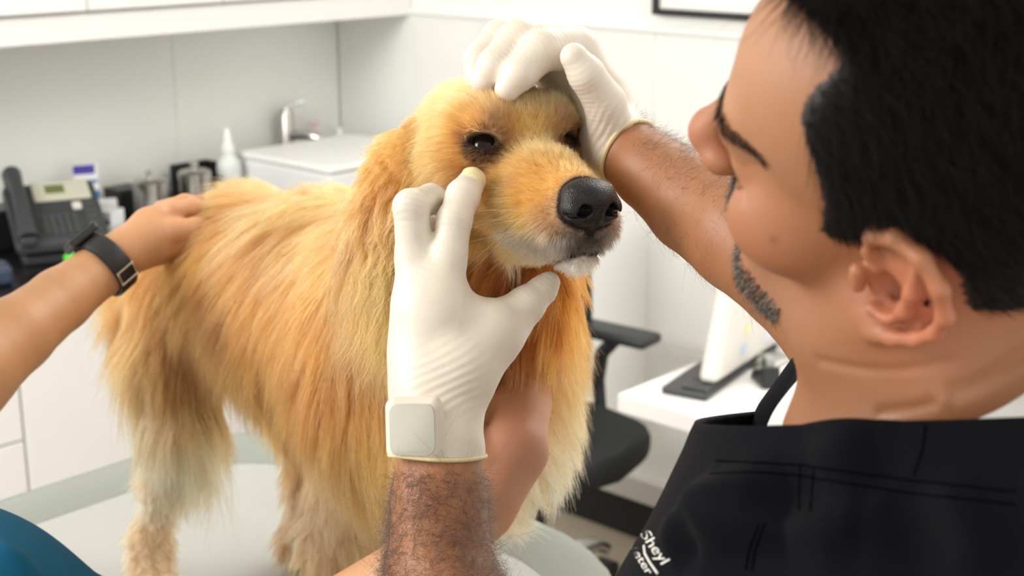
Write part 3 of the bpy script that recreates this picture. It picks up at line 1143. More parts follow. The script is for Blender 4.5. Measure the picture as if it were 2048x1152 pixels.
def lip_dist(X):
    """distance to the line of the lips, both sides of the muzzle alike"""
    l, u, f = head_local(X)
    M = DO + .01 * (-np.abs(l)[:, None] * DL + u[:, None] * DU + f[:, None] * DF)
    q = M - CAM; d = q @ FWD
    px, py = 1024 + FPX * (q @ RGT) / d, 576 - FPX * (q @ UPV) / d
    best = np.full(len(X), 1e9)
    for a, b in zip(LIP, LIP[1:]):
        ab = b - a
        t = np.clip(((px - a[0]) * ab[0] + (py - a[1]) * ab[1]) / (ab @ ab), 0, 1)
        best = np.minimum(best, np.hypot(px - a[0] - t * ab[0], py - a[1] - t * ab[1]))
    yl = np.interp(px, LIP[:, 0], LIP[:, 1])
    return best, (py - yl) * ((px > 975) & (px < 1240))


def head_col(X):
    l, u, f = head_local(X)
    al = np.abs(l)
    c = np.tile(np.array([.70, .41, .17]), (len(X), 1))

    def mixc(c, k, t):
        return c * (1 - t[:, None]) + k * t[:, None]
    g3 = lambda l0, u0, f0, r: np.exp(-((al - l0) ** 2 + (u - u0) ** 2 + (f - f0) ** 2) / (2 * r * r))
    c = mixc(c, pale, .6 * sstep(-1, 2.5, u) * (f < 2))                 # paler crown and brow
    c = mixc(c, np.array([.80, .54, .27]), .7 * g3(0, .2, 3, 2.2))      # bridge, its top highlight put into the coat colour
    c = mixc(c, np.array([.62, .30, .09]), .5 * g3(3.8, -5, .5, 2.2))
    c = mixc(c, grey * 1.1, .62 * g3(2.9, 1.5, .6, .8))                  # grey brow
    c = mixc(c, np.array([.44, .30, .20]), .7 * g3(3.7, -1.6, .5, .9))
    c = mixc(c, np.array([.44, .30, .20]), .55 * g3(1.9, .1, 1.6, .8))
    c = mixc(c, np.array([.36, .26, .20]), .6 * sstep(7.2, 9.0, f - .25 * (u + 3)) * sstep(3.2, 1.2, u + 3))
    c = mixc(c, white * .95, .9 * sstep(-5.0, -6.4, u) * sstep(3.0, 5.5, f))      # white lips and chin
    c = mixc(c, np.array([.10, .08, .07]), .35 * np.exp(-((u + 6.1 + .12 * (8 - f)) ** 2) / (2 * .38 ** 2)) * sstep(3.5, 6.5, f))
    c = mixc(c, np.array([.75, .72, .70]), .5 * g3(1.2, -5.4, 9.6, .8))
    c = mixc(c, cream, .5 * sstep(-6.5, -8.0, u) * (f > -2))
    ld, below = lip_dist(X)
    fr = (f > 0).astype(float)
    c = mixc(c, white, .85 * sstep(0, 6, below) * sstep(60, 30, below) * fr * sstep(1.5, 5, f))
    c = mixc(c, np.array([.03, .024, .022]), .93 * np.exp(-(ld / 7.5) ** 2) * fr)
    c = mixc(c, np.array([.22, .18, .16]), .6 * np.exp(-((below + 14) / 12) ** 2) * fr * sstep(7, 9, f))
    c = mixc(c, np.array([.035, .028, .028]), .9 * np.exp(-(((l + .3) / 2.5) ** 2 + ((u + 5.7) / 1.1) ** 2 + ((f - 9.3) / 2.0) ** 2)))
    for s_ in (-1, 1):
        qe = (X - Hd(*EYE[s_])) * 100 @ eax(s_).T
        c = mixc(c, np.array([.06, .04, .03]), .95 * np.exp(-((qe[:, 0] / 1.9) ** 2 + ((qe[:, 1] - .10) / 1.12) ** 2) ** 2) * (qe[:, 2] > -.3))
    return c


# ---- nose
_Hd = Hd
def Hd(l, u, f): return _Hd(l, u - .75, f + .1)
nose_items = [he(0, -1.95, 9.7, 2.15, 1.30, 1.6)] + sy(lambda s: he(s * 1.38, -2.75, 10.15, 1.05, 1.05, 1.15)) + \
    [he(0, -2.2, 10.5, 1.5, 1.25, 1.1), hr((0, -3.3, 10.5), (0, -4.35, 9.9), .75, .45)] + sy(lambda s: he(s * .8, -3.6, 10.3, .75, .5, .7))
NOSE = GR(.0035, nose_items, sub=sy(lambda s: he(s * 1.10, -2.75, 11.3, .55, .52, 1.1)) + sy(lambda s: hr((s * 1.2, -3.0, 11.3), (s * 2.45, -3.15, 10.3), .30, .16)) +
          [hr((0, -2.3, 11.75), (0, -3.4, 11.25), .10, .14), hr((0, -3.4, 11.25), (0, -4.8, 10.3), .14, .1)], ks=.0015)

dh = HEAD.ev(DV.astype(np.float32)); db = TORSO.ev(DV.astype(np.float32)); de = np.minimum(EAR1.ev(DV.astype(np.float32)), EAR2.ev(DV.astype(np.float32)))
q = DV - CAM
dd = q @ FWD
vpx, vpy = 1024 + FPX * (q @ RGT) / dd, 576 - FPX * (q @ UPV) / dd
SK = body_col(vpx, vpy) * .75
hw = sstep(.03, -.005, dh - np.minimum(db, de))[:, None]
hcol = head_col(DV)
SK = SK * (1 - hw) + hcol * .8 * hw
# dark skin: eye rims and lip line
l_, u_, f_ = head_local(DV)
for s in (-1, 1):
    A = eax(s)
    qq = (DV - Hd(*EYE[s])) * 100 @ A.T
    rr = np.sqrt((qq[:, 0] / 1.75) ** 2 + (qq[:, 1] / 1.15) ** 2)
    inner = np.exp(-(((qq[:, 0] * (1 if s > 0 else 1)) ** 2)) / 8)
    t = sstep(1.15, .85, rr) * (qq[:, 2] > 0)
    # patch towards the inner corner
    ic = (DV - Hd(s * 2.25, .0, .9)) * 100
    t2 = np.exp(-(ic ** 2).sum(1) / (2 * .40 ** 2)) * .9
    t3 = sstep(.0035, .0018, esub(s).ev(DV.astype(np.float32)))
    t = np.maximum(np.maximum(t, t2), t3)[:, None]
    SK = SK * (1 - t) + np.array([.025, .016, .014]) * t
t = (np.exp(-(lip_dist(DV)[0] / 6.) ** 2) * (f_ > .5) * .95)
t = np.maximum(t, sstep(.0035, .0018, NOSE.ev(DV.astype(np.float32))))[:, None]
SK = SK * (1 - t) + np.array([.02, .015, .014]) * t
M_dskin = vcol_base(mat('dog_skin', (.5, .3, .1), 0.75, spec=.15))
dog = mesh_obj('dog', DV, DQ, M_dskin, None, True)
set_vcol(dog, SK)
tag(dog, 'golden retriever standing on the pale table, its head held between two white gloves', 'dog')

# ---- eyes
M_eye = mat('dog_eye', (.006, .004, .003), 0.05, spec=.25, coat=.12)
for s in (-1, 1):
    c = Hd(*EYE[s])
    A = eax(s)
    n = 24
    E = []; EF = []
    for i in range(17):
        th = math.pi * i / 16
        for j in range(n):
            a = 2 * math.pi * j / n
            rr = .0112 * (1 + .06 * math.exp(-(th / .5) ** 2))
            E.append(c + rr * (math.sin(th) * (math.cos(a) * A[0] + math.sin(a) * A[1]) + math.cos(th) * A[2]))
    for i in range(16):
        for j in range(n):
            EF.append((i * n + j, i * n + (j + 1) % n, (i + 1) * n + (j + 1) % n, (i + 1) * n + j))
    mesh_obj('eye', E, EF, M_eye, dog, True)

NV, NQ = surf(NOSE, .0009, Hd(0, -3, 10.2) - .045, Hd(0, -3, 10.2) + .045)
Hd = _Hd
M_nose = mat('dog_nose', (.010, .008, .009), 0.36, spec=.35)
nt = M_nose.node_tree
vo = nt.nodes.new('ShaderNodeTexVoronoi'); vo.inputs['Scale'].default_value = 900
bp = nt.nodes.new('ShaderNodeBump'); bp.inputs['Strength'].default_value = .8; bp.inputs['Distance'].default_value = .0004; bp.invert = True
tc = nt.nodes.new('ShaderNodeTexCoord')
nt.links.new(tc.outputs['Object'], vo.inputs['Vector']); nt.links.new(vo.outputs['Distance'], bp.inputs['Height'])
nt.links.new(bp.outputs['Normal'], nt.nodes['Principled BSDF'].inputs['Normal'])
mesh_obj('nose', NV, NQ, M_nose, dog, True)

# ---- the coat: (px, py, dx, dy, length cm, lift)
GA = [(870, 180, -.8, .5, .9, .03), (800, 240, -.5, .8, 1.0, .03), (760, 300, -.4, .9, 1.3, .04), (720, 360, -.4, .9, 3.0, .12), (690, 430, -.3, 1, 3.5, .15), (430, 385, -.9, .25, 4, .35), (520, 365, -.8, -.1, 5, .5), (620, 385, .6, .2, 4, .4), (680, 430, -.5, .8, 5, .3), (350, 430, -.7, .6, 4, .3), (500, 450, -.7, .5, 5, .25),
      (420, 520, -.8, .6, 5, .25), (300, 560, -.7, .8, 5, .3), (250, 640, -.5, .9, 5.5, .35), (600, 500, -.5, .9, 6, .2), (520, 580, -.7, .7, 6, .2), (450, 640, -.5, .9, 6, .2),
      (640, 620, -.35, 1, 6, .2), (560, 700, -.15, 1, 6, .2), (680, 740, -.15, 1, 6, .2), (300, 760, -.2, 1, 7, .3), (240, 780, -.4, 1, 6, .4), (400, 780, 0, 1, 7, .25),
      (480, 780, .3, 1, 6, .3), (300, 900, .1, 1, 3.5, .3), (270, 960, .1, 1, 1.5, .2), (290, 1000, .05, 1, 1.0, .1), (335, 1020, .05, 1, 1.0, .1), (290, 1060, 0, 1, .9, .1), (330, 1075, 0, 1, .9, .1), (290, 1145, 0, 1, .8, .1), (330, 1140, 0, 1, .8, .1), (400, 900, .3, 1, 9, .35), (450, 960, .25, 1, 9, .4), (310, 1020, 0, 1, 1.6, .2), (305, 1120, 0, 1, 1.4, .2), (340, 950, .1, 1, 3, .3),
      (560, 880, .3, 1, 3, .15), (640, 1000, .35, 1, 3, .15), (690, 1110, .3, 1, 3, .15), (620, 1080, .3, 1, 2, .15), (740, 900, .1, 1, 7, .2), (740, 1060, .25, 1, 4, .2), (590, 1040, 0, 1, 3, .4), (592, 1110, 0, 1, 1.2, .2), (560, 960, .3, 1, 2.0, .15), (590, 1010, .2, 1, 1.5, .1), (520, 900, .2, 1, 2.0, .1), (410, 440, .6, .2, 1.8, .06), (385, 500, -.5, .7, 2.8, .12), (500, 800, .3, 1, 3.5, .15),
      (730, 660, -.2, 1, 6, .25), (820, 800, 0, 1, 6, .2), (1000, 640, -.1, 1, 6.5, .3), (1060, 700, .1, 1, 6, .3), (1130, 640, .3, 1, 3.2, .3), (1150, 760, .7, .8, 3.4, .4), (1120, 860, .6, .9, 3.4, .4),
      (1080, 980, .5, 1, 3.4, .35), (1020, 1080, .3, 1, 3.6, .35), (960, 850, .1, 1, 5, .3), (900, 700, 0, 1, 6, .3), (900, 560, -.2, 1, 5, .3), (1000, 560, -.1, 1, 4, .3), (1090, 560, .1, 1, 5, .3)]
GA = np.array(GA, float)
# head: in head-local terms (|l|, u, f) -> direction (outward l, u, f), length, lift
GH = [(0, -1.0, 8, 0, .2, -1, .35, .25), (0, 0.0, 3, 0, .5, -1, .5, .2), (0, 2.2, -.5, .1, .9, -.6, .8, .25), (0, 3.6, -4, .2, .0, -1, 1.0, .12), (2.5, 3.2, -5, .5, -.3, -1, 1.2, .12),
      (3.2, 1.3, .2, .3, .9, -.45, .9, .4), (4.5, 1.2, -2, .6, .3, -1, 1.3, .25), (4.5, -1.5, -1, .4, -.5, -1, 1.0, .25), (5.5, -1, -5, .1, -.8, -.8, 1.8, .2), (5, -4, -4, .2, -.8, -.9, 2.6, .3),
      (3.6, -3.0, 2.5, .3, -.45, -1, .7, .2), (2.2, -1.0, 2.5, .5, .1, -1, .6, .2), (3.4, -5.2, 3, .2, -.8, -.9, 1.0, .25), (3.0, -5.5, 6.5, .25, -.9, -.5, 1.1, .3), (1.5, -5.2, 9.2, .2, -1, -.05, .9, .4),
      (2.4, -3.6, 7.6, .5, -.35, -.9, .5, .2), (1.2, -8.2, 7.5, .1, -.8, -.6, .9, .25), (1.5, -8.8, 3, .1, -.7, -.8, 2.0, .4), (2, -8.5, -2, .1, -.9, -.6, 3.5, .4), (4.5, 2.5, -8, .3, -.8, -1, 1.8, .15), (2.0, .3, 1.3, -.1, .9, -.5, .6, .3)]
GH = np.array(GH, float)


def comb(X, N, part):
    """unit comb direction, length (m), lift for roots X; part 0 body 1 head 2 near ear 3 far ear"""
    n = len(X)
    T = np.zeros((n, 3)); Ln = np.zeros(n); Lf = np.zeros(n)
    for a in range(0, n, 20000):
        s = slice(a, a + 20000)
        x = X[s]
        q = x - CAM; d = q @ FWD
        px, py = 1024 + FPX * (q @ RGT) / d, 576 - FPX * (q @ UPV) / d
        w2 = np.exp(-((px[:, None] - GA[:, 0]) ** 2 + (py[:, None] - GA[:, 1]) ** 2) / (2 * 48. ** 2)) + 1e-12
        w2 /= w2.sum(1)[:, None]
        tb = w2 @ (GA[:, 2:3] * RGT - GA[:, 3:4] * UPV)
        lb = w2 @ GA[:, 4]; fb_ = w2 @ GA[:, 5]
        l, u, f = head_local(x)
        al = np.abs(l); sg_ = np.sign(l)
        w3 = np.exp(-((al[:, None] - GH[:, 0]) ** 2 + (u[:, None] - GH[:, 1]) ** 2 + (f[:, None] - GH[:, 2]) ** 2) / (2 * 1.3 ** 2)) + 1e-12
        w3 /= w3.sum(1)[:, None]
        D = w3 @ GH[:, 3:6]
        th_ = (D[:, 0] * sg_)[:, None] * DL + D[:, 1:2] * DU + D[:, 2:3] * DF
        lh = w3 @ GH[:, 6]; fh = w3 @ GH[:, 7]
        pt = part[s]
        hm = pt == 1
        T[s] = np.where(hm[:, None], th_, tb); Ln[s] = np.where(hm, lh, lb); Lf[s] = np.where(hm, fh, fb_)
        em = pt == 2
        te = (-.15 + .0 * px)[:, None] * RGT - 1.0 * UPV + .15 * np.clip((px - 750) / 60, -1, 1)[:, None] * RGT
        T[s] = np.where(em[:, None], te, T[s]); Ln[s] = np.where(em, 1.1 + 5.2 * sstep(330, 540, py), Ln[s]); Lf[s] = np.where(em, .10 + .2 * sstep(330, 520, py), Lf[s])
        em = pt == 3
        T[s] = np.where(em[:, None], (-UPV + .1 * RGT)[None], T[s]); Ln[s] = np.where(em, 3.4, Ln[s]); Lf[s] = np.where(em, .25, Lf[s])
    ld, below = lip_dist(X)
    hm = (part == 1) & (head_local(X)[2] > .5)
    Ln = np.where(hm, Ln * (.45 + .55 * sstep(6, 40, ld)), Ln)
    for s in (-1, 1):
        qe = (X - Hd(*EYE[s])) * 100
        Ln = np.where(part == 1, Ln * (.30 + .70 * sstep(1.2, 2.8, np.linalg.norm(qe, axis=1))), Ln)
    nd_ = NOSE.ev(X.astype(np.float32))
    Ln = np.where(part == 1, Ln * (.15 + .85 * sstep(.002, .014, nd_)), Ln)
    T -= (T * N).sum(1)[:, None] * N
    T /= np.linalg.norm(T, axis=1)[:, None] + 1e-9
    return T, Ln * .01, Lf


def part_of(X):
    x = X.astype(np.float32)
    S = np.stack([TORSO.ev(x), HEAD.ev(x), EAR1.ev(x), EAR2.ev(x)], 1)
    return S.argmin(1)


def walk(X, N, T, Ln, Lf, K, rg, grav=.5, n0=.12, collide=True):
    """guide strands with collision against the body"""
    n = len(X)
    f = lambda q: DOGB.ev(q.astype(np.float32))
    PT = np.zeros((n, K, 3)); PT[:, 0] = X - N * .0008
    d = T * (1 - Lf[:, None]) + N * (Lf[:, None] + n0)
    d += rg.normal(size=(n, 3)) * .05
    d /= np.linalg.norm(d, axis=1)[:, None]
    seg = Ln / (K - 1)
    p = PT[:, 0].copy()
    for k in range(1, K):
        g_ = np.array([0, 0, -1.0]) * grav * np.clip(Ln / .05, .1, 1.4)[:, None] / K * 1.6
        dd_ = d + T * (.9 / K) + g_
        dd_ /= np.linalg.norm(dd_, axis=1)[:, None]
        p = p + dd_ * seg[:, None]
        if collide:
            s = f(p)
            need = .0012 + .05 * Ln * min(1, k / 3)
            m = s < need
            if m.any():
                pm = p[m].astype(np.float32)
                gr = grad(f, pm, .001)
                p[m] = p[m] + (need[m] - s[m])[:, None] * gr
        dn = p - PT[:, k - 1]
        dn /= np.linalg.norm(dn, axis=1)[:, None] + 1e-9
        d = dn
        PT[:, k] = p
    return PT


rg = np.random.default_rng(7)
fc_ = (DV[DQ[:, 0]] + DV[DQ[:, 2]]) / 2
fn_ = np.cross(DV[DQ[:, 2]] - DV[DQ[:, 0]], DV[DQ[:, 3]] - DV[DQ[:, 1]])
fn_ /= np.linalg.norm(fn_, axis=1)[:, None] + 1e-12
vdir = CAM - fc_; vdir /= np.linalg.norm(vdir, axis=1)[:, None]
facing = (fn_ * vdir).sum(1)
fpart = part_of(fc_)
l_, u_, f_ = head_local(fc_)
fdist = np.linalg.norm(fc_ - CAM, axis=1)
q = fc_ - CAM; dq = q @ FWD
fpy = 576 - FPX * (q @ UPV) / dq
fpx = 1024 + FPX * (q @ RGT) / dq
base = np.where(facing > -.35, 1.0, .12)
bare = np.zeros(len(fc_), bool)
for s in (-1, 1):
    A = eax(s)
    qq = (fc_ - Hd(*EYE[s])) * 100 @ A.T
    bare |= (np.sqrt((qq[:, 0] / 1.28) ** 2 + ((qq[:, 1] - .03) / .68) ** 2) < 1) & (qq[:, 2] > 0)
bare |= (lip_dist(fc_)[0] < 5.0) & (f_ > 1)
bare |= NOSE.ev(fc_.astype(np.float32)) < .0010
wt_h = base * (fpart == 1) * ~bare
wt_b = base * (fpart != 1) * ~bare * np.where(fpy > 1200, .1, 1) * np.where(fpart == 2, 2.2, 1) * np.where((fpx > 800) & (fpx < 960) & (fpy > 640) & (fpart == 0), .5, 1)

FURQ = 1.0


def coat(name, wt, ng, nc, K, rad, clump, noise, material, grav, seed):
    rg = np.random.default_rng(seed)
    GX, gf = sample_mesh(DV, DQ, ng, wt, rg)
    GN = fn_[gf]
    gp = part_of(GX)
    T, Ln, Lf = comb(GX, GN, gp)
    # locks: slow swirl of the combing direction
    sw = .34 * wob(GX, 30, seed) + .16 * wob(GX, 150, seed + 1)
    B = np.cross(GN, T)
    if name == 'head_fur':
        sw *= .4
    T = T * np.cos(sw)[:, None] + B * np.sin(sw)[:, None]
    Ln = Ln * (1 + .22 * rg.standard_normal(ng)).clip(.45, 1.5)
    G = walk(GX, GN, T, Ln, Lf, K, rg, grav, .02 if name == 'head_fur' else .12)
    sT = np.linspace(0, 1, K)
    wa_ = np.where(gp == 2, 0.003 * sstep(320, 480, 576 - FPX * ((GX - CAM) @ UPV) / ((GX - CAM) @ FWD)), np.where(gp == 0, .0016, 0)) * (1 if name == 'body_fur' else 0)
    Bw = np.cross(GN, T); phw = 3.0 * wob(GX, 120, 44)
    G = G + Bw[:, None] * (wa_[:, None] * np.sin(sT[None] * np.where(gp == 2, 15., 8.)[:, None] + phw[:, None]) * sT[None] ** .7)[..., None]
    CX, cf_ = sample_mesh(DV, DQ, nc, wt, rg)
    cp = part_of(CX)
    ix, ds = nearest(GX, CX, 4)
    okp = gp[ix] == cp[:, None]
    nd = (GN[ix] * fn_[cf_][:, None]).sum(2) > .3
    wk = np.where(okp & nd, 1.0, 1e-4) / (ds + .0015) ** 2
    wk /= wk.sum(1)[:, None]
    D = G - G[:, :1]
    C = (D[ix] * wk[:, :, None, None]).sum(1)
    s = np.linspace(0, 1, K)
    CN = fn_[cf_]
    root = CX - CN * .0008
    PT = root[:, None] + C
    # clump towards the dominant guide
    dom = ix[np.arange(nc), wk.argmax(1)]
    tgt = G[dom]
    cl = (clump * s ** 1.3)[None, :, None] * np.where(np.linalg.norm(tgt[:, 0] - root, axis=1) < .02, 1, 0)[:, None, None]
    PT = PT * (1 - cl) + tgt * cl
    L = Ln[dom]
    ln2 = np.clip(1 + .25 * rg.standard_normal(nc), .4, 1.45)
    PT = root[:, None] + (PT - root[:, None]) * ln2[:, None, None]
    # individual waviness
    nz = rg.normal(size=(nc, 3)); ph_ = rg.uniform(0, 6.28, nc); fr_ = rg.uniform(1.2, 3.0, nc)
    amp = noise * L * (.5 + rg.random(nc))
    PT += nz[:, None] * (amp[:, None] * np.sin(s[None] * fr_[:, None] * 3.1 + ph_[:, None]) * s[None])[..., None] * .5
    PT += rg.normal(size=(nc, 1, 3)) * (amp[:, None] * s[None] ** 2)[..., None]
    r = rad * (1 - .75 * s ** 2)
    q = CX - CAM; d = q @ FWD
    cb = body_col(1024 + FPX * (q @ RGT) / d, 576 - FPX * (q @ UPV) / d)
    ch_ = head_col(CX)
    eb = np.array([.66, .38, .16])
    col = np.where((cp == 1)[:, None], ch_, cb)
    col = np.where((cp == 2)[:, None], eb * (1 + .25 * wob(CX, 90, 5))[:, None], col)
    col = np.where((cp == 3)[:, None], np.array([.60, .25, .055]), col)
    hh = sstep(.012, -.004, HEAD.ev(CX.astype(np.float32)) - TORSO.ev(CX.astype(np.float32)))[:, None]
    lockn = (1 + .18 * wob(GX, 70, 11) + .13 * rg.standard_normal(ng)).clip(.45, 1.6)[dom]
    col = col * (lockn * (1 + .10 * rg.standard_normal(nc)))[:, None]
    col = np.clip(col, .005, .93) ** 1.65
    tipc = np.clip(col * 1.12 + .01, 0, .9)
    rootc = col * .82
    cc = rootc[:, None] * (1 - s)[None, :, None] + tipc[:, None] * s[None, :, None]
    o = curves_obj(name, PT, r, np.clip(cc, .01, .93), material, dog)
    return o


M_fur = hair_mat('golden_fur', .48, .7)
coat('head_fur', wt_h, 6000, int(110000 * FURQ), 6, .00009, .22, .05, M_fur, .1, 3)
coat('body_fur', wt_b, 5200, int(170000 * FURQ), 10, .00016, .62, .045, M_fur, .55, 4)

# whiskers
ws = []
rgw = np.random.default_rng(5)
for s in (-1, 1):
    for i in range(16):
        f0 = rgw.uniform(4.5, 8.5); u0 = rgw.uniform(-5.6, -4.2)
        p0 = Hd(s * 3.2, u0, f0)
        for _ in range(12):
            v_ = HEAD.ev(p0[None].astype(np.float32))[0]; p0 = p0 - v_ * nrm(s * DL + 0 * DU)
        dr = nrm(s * .9 * DL + rgw.uniform(-.7, .1) * DU + rgw.uniform(-.9, .3) * DF)
        ln = rgw.uniform(.03, .065)
        bd = rgw.uniform(-.4, .2)
        ws.append([p0 + dr * ln * t + (DU * bd - DF * .5) * ln * t * t * .6 for t in np.linspace(0, 1, 8)])
ws = np.array(ws)
curves_obj('whiskers', ws, .00016 * (1 - .8 * np.linspace(0, 1, 8)), np.tile(np.array([.85, .7, .5]), (len(ws), 1)), M_fur, dog)
# ================================================================ people: shared helpers
from mathutils.bvhtree import BVHTree


def rj(js):
    """[(px,py,d,rpx)...] -> tapered capsules"""
    return chain([J(*j) for j in js])


def in_poly(px, py, poly):
    ins = np.zeros(len(px), bool)
    n = len(poly)
    for i in range(n):
        x0, y0 = poly[i]; x1, y1 = poly[(i + 1) % n]
        c = ((y0 > py) != (y1 > py)) & (px < (x1 - x0) * (py - y0) / (y1 - y0 + 1e-9) + x0)
        ins ^= c
    return ins


def short_hair(name, V, Q, sel, n, length, comb, lift, rad, colf, m, par, K=6, curl=.25, seed=1, jit=.25, size_w=None):
    """simple strands on faces selected; comb(X)->direction"""
    rg = np.random.default_rng(seed)
    w_ = sel.astype(float) if size_w is None else size_w
    X, f = sample_mesh(V, Q, n, w_, rg)
    N = np.cross(V[Q[f, 2]] - V[Q[f, 0]], V[Q[f, 3]] - V[Q[f, 1]])
    N /= np.linalg.norm(N, axis=1)[:, None] + 1e-12
    T = comb(X)
    T = T - (T * N).sum(1)[:, None] * N
    T /= np.linalg.norm(T, axis=1)[:, None] + 1e-9
    T = T + rg.normal(size=(n, 3)) * jit
    L = (length(X) if callable(length) else np.full(n, length)) * rg.uniform(.6, 1.25, n)
    s = np.linspace(0, 1, K)
    lf = lift * rg.uniform(.5, 1.4, n)
    d0 = T + N * lf[:, None]
    d0 /= np.linalg.norm(d0, axis=1)[:, None]
    B = np.cross(N, T) * rg.normal(size=n)[:, None]
    PT = X[:, None] - N[:, None] * .0004 + d0[:, None] * (L[:, None] * s)[..., None] + (-N * (lf * .35)[:, None] + B * curl)[:, None] * (L[:, None] * s ** 2)[..., None]
    col = colf(X, rg)
    return curves_obj(name, PT, rad * (1 - .7 * s), col, m, par)


# ================================================================ the vet
VF = nrm(cvec(-.88, .26, -.40)); VU = cvec(-.15, .65, .75); VU = nrm(VU - VF * (VU @ VF)); VL = np.cross(VU, VF)
if VL @ cvec(-.45, -.72, .53) < 0: VL = -VL
VO = P(1873, 335, .66)
VAX = np.stack([VL, VU, VF])


def Hv(l, u, f):
    return VO + .01 * (l * VL + u * VU + f * VF)


def ve(l, u, f, rl, ru, rf):
    return EL(Hv(l, u, f), (rl * .01, ru * .01, rf * .01), VAX)


def vr(a, b, ra, rb):
    return RC(Hv(*a), Hv(*b), ra * .01, rb * .01)


def make_head():
    vh = [ve(0, 4.2, -.8, 7.3, 8.4, 9.2), ve(0, 4.6, 3.4, 6.1, 5.6, 5.9), vr((-3.2, 3.1, 8.1), (3.2, 3.1, 8.1), 1.1, 1.1)]
    vh += sy(lambda s: ve(s * 4.5, -1.2, 5.3, 2.2, 2.7, 3.2)) + [ve(0, -2.6, 4.8, 4.9, 5.4, 4.5)]
    vh += sy(lambda s: vr((s * 5.7, -3.8, .6), (s * 4.9, -7.2, 3.0), 1.7, 1.6)) + sy(lambda s: vr((s * 4.9, -7.2, 3.0), (s * 1.9, -8.8, 7.2), 1.6, 1.6))
    vh += [ve(0, -8.6, 7.9, 2.2, 1.8, 1.7), ve(0, -4.6, 7.4, 2.9, 2.6, 2.2), ve(0, -7, 3.0, 4.6, 2.6, 4.6)]
    return vh


def make_face():
    vface2 = [vr((-1.9, -4.4, 9.0), (1.9, -4.4, 9.0), .55, .55), vr((-1.5, -5.35, 9.0), (1.5, -5.35, 9.0), .55, .55),
              vr((0, 2.4, 8.7), (0, -.6, 11.1), .75, 1.0), ve(0, -1.05, 11.2, 1.25, 1.0, 1.15)] + sy(lambda s: ve(s * 1.25, -1.6, 10.2, .75, .75, 1.0))
    vface2 += sy(lambda s: EL(Hv(s * 3.2, 1.5, 7.35), (.0135, .0135, .0135)))
    return vface2


VSK = GR(.018, make_head())
VHEAD = GR(.006, [VSK] + make_face(), sub=sy(lambda s: ve(s * .6, -2.35, 10.9, .32, .5, .45)), ks=.002)


def ear(s):
    def E_(b, u, o):   # b backwards, u up, o outwards
        return Hv(s * (6.95 + o * 1.15), u * 1.04 + .15, 1.25 - b * 1.08)
    out = lambda b: .25 + .42 * b
    pts = [(.9, .3), (.35, 1.3), (.5, 2.5), (1.5, 3.3), (2.7, 3.1), (3.6, 2.1), (3.95, .7), (3.6, -.7), (2.8, -1.9), (1.8, -2.8), (.9, -3.3)]
    rr = [.22, .28, .34, .38, .38, .38, .36, .32, .32, .36, .5]
    js = [(E_(b, u, out(b) + (.05 if i > 1 else -.1)), r * .01) for i, ((b, u), r) in enumerate(zip(pts, rr))]
    helix = chain(js)
    anti = chain([(E_(2.5, 2.2, out(2.5) - .15), .0028), (E_(2.45, .8, out(2.4) + .05), .0036), (E_(2.2, -.6, out(2.1) + .05), .0036), (E_(1.5, -1.7, out(1.5) + .05), .0034), (E_(.75, -1.75, out(.7) + .15), .0034)])
    ex = nrm(-VF * .92 + s * VL * .40)
    ax = np.stack([ex, VU, np.cross(ex, VU)])
    plate = EL(E_(1.95, .2, out(1.9) - .48), (.0190, .0305, .0026), ax)
    lobe = EL(E_(.75, -3.2, .42), (.0085, .0085, .0038), ax)
    tragus = RC(E_(-.05, .0, .35), E_(-.0, -.8, .45), .0040, .0036)
    root = RC(E_(.6, 1.5, -.25), E_(.8, -2.2, -.25), .006, .005)
    return GR(.0035, helix + anti + [plate, lobe, tragus, root], sub=[EL(E_(1.15, -.45, .85), (.0085, .0105, .0125), ax), EL(E_(1.45, 1.75, 1.0), (.0050, .0060, .0055), ax)], ks=.002)


EARV = [ear(s) for s in (-1, 1)]
NB = P(1905, 880, .70)
neck = [RC(Hv(0, -2.5, -2.0), NB, .056, .058), RC(Hv(0, -6, 0), P(1735, 885, .73), .035, .043)]
upper = [RC(P(1900, 1010, .72), P(1990, 1250, .72), .07, .12), RC(P(1850, 1120, .74), P(1640, 1440, .78), .065, .09), RC(P(1980, 1080, .72), P(2250, 1180, .66), .07, .09),
         RC(P(1760, 960, .80), P(1850, 830, .90), .03, .05), RC(P(1800, 1500, .75), P(2100, 1500, .72), .14, .14)]
# left arm (lower middle) and right arm (behind the face)
Larm = rj([(1640, 1420, .78, 230), (1180, 1560, .85, 165), (1060, 1500, .86, 135), (940, 1290, .92, 122), (880, 1152, .96, 108), (879, 1000, .99, 93), (880, 900, 1.0, 84), (880, 840, 1.01, 80)])
Rarm = rj([(1840, 860, .90, 190), (1700, 640, .95, 140), (1600, 545, .99, 126), (1490, 470, 1.03, 116), (1390, 408, 1.07, 98), (1300, 342, 1.10, 76), (1246, 296, 1.12, 64), (1228, 268, 1.13, 62)])

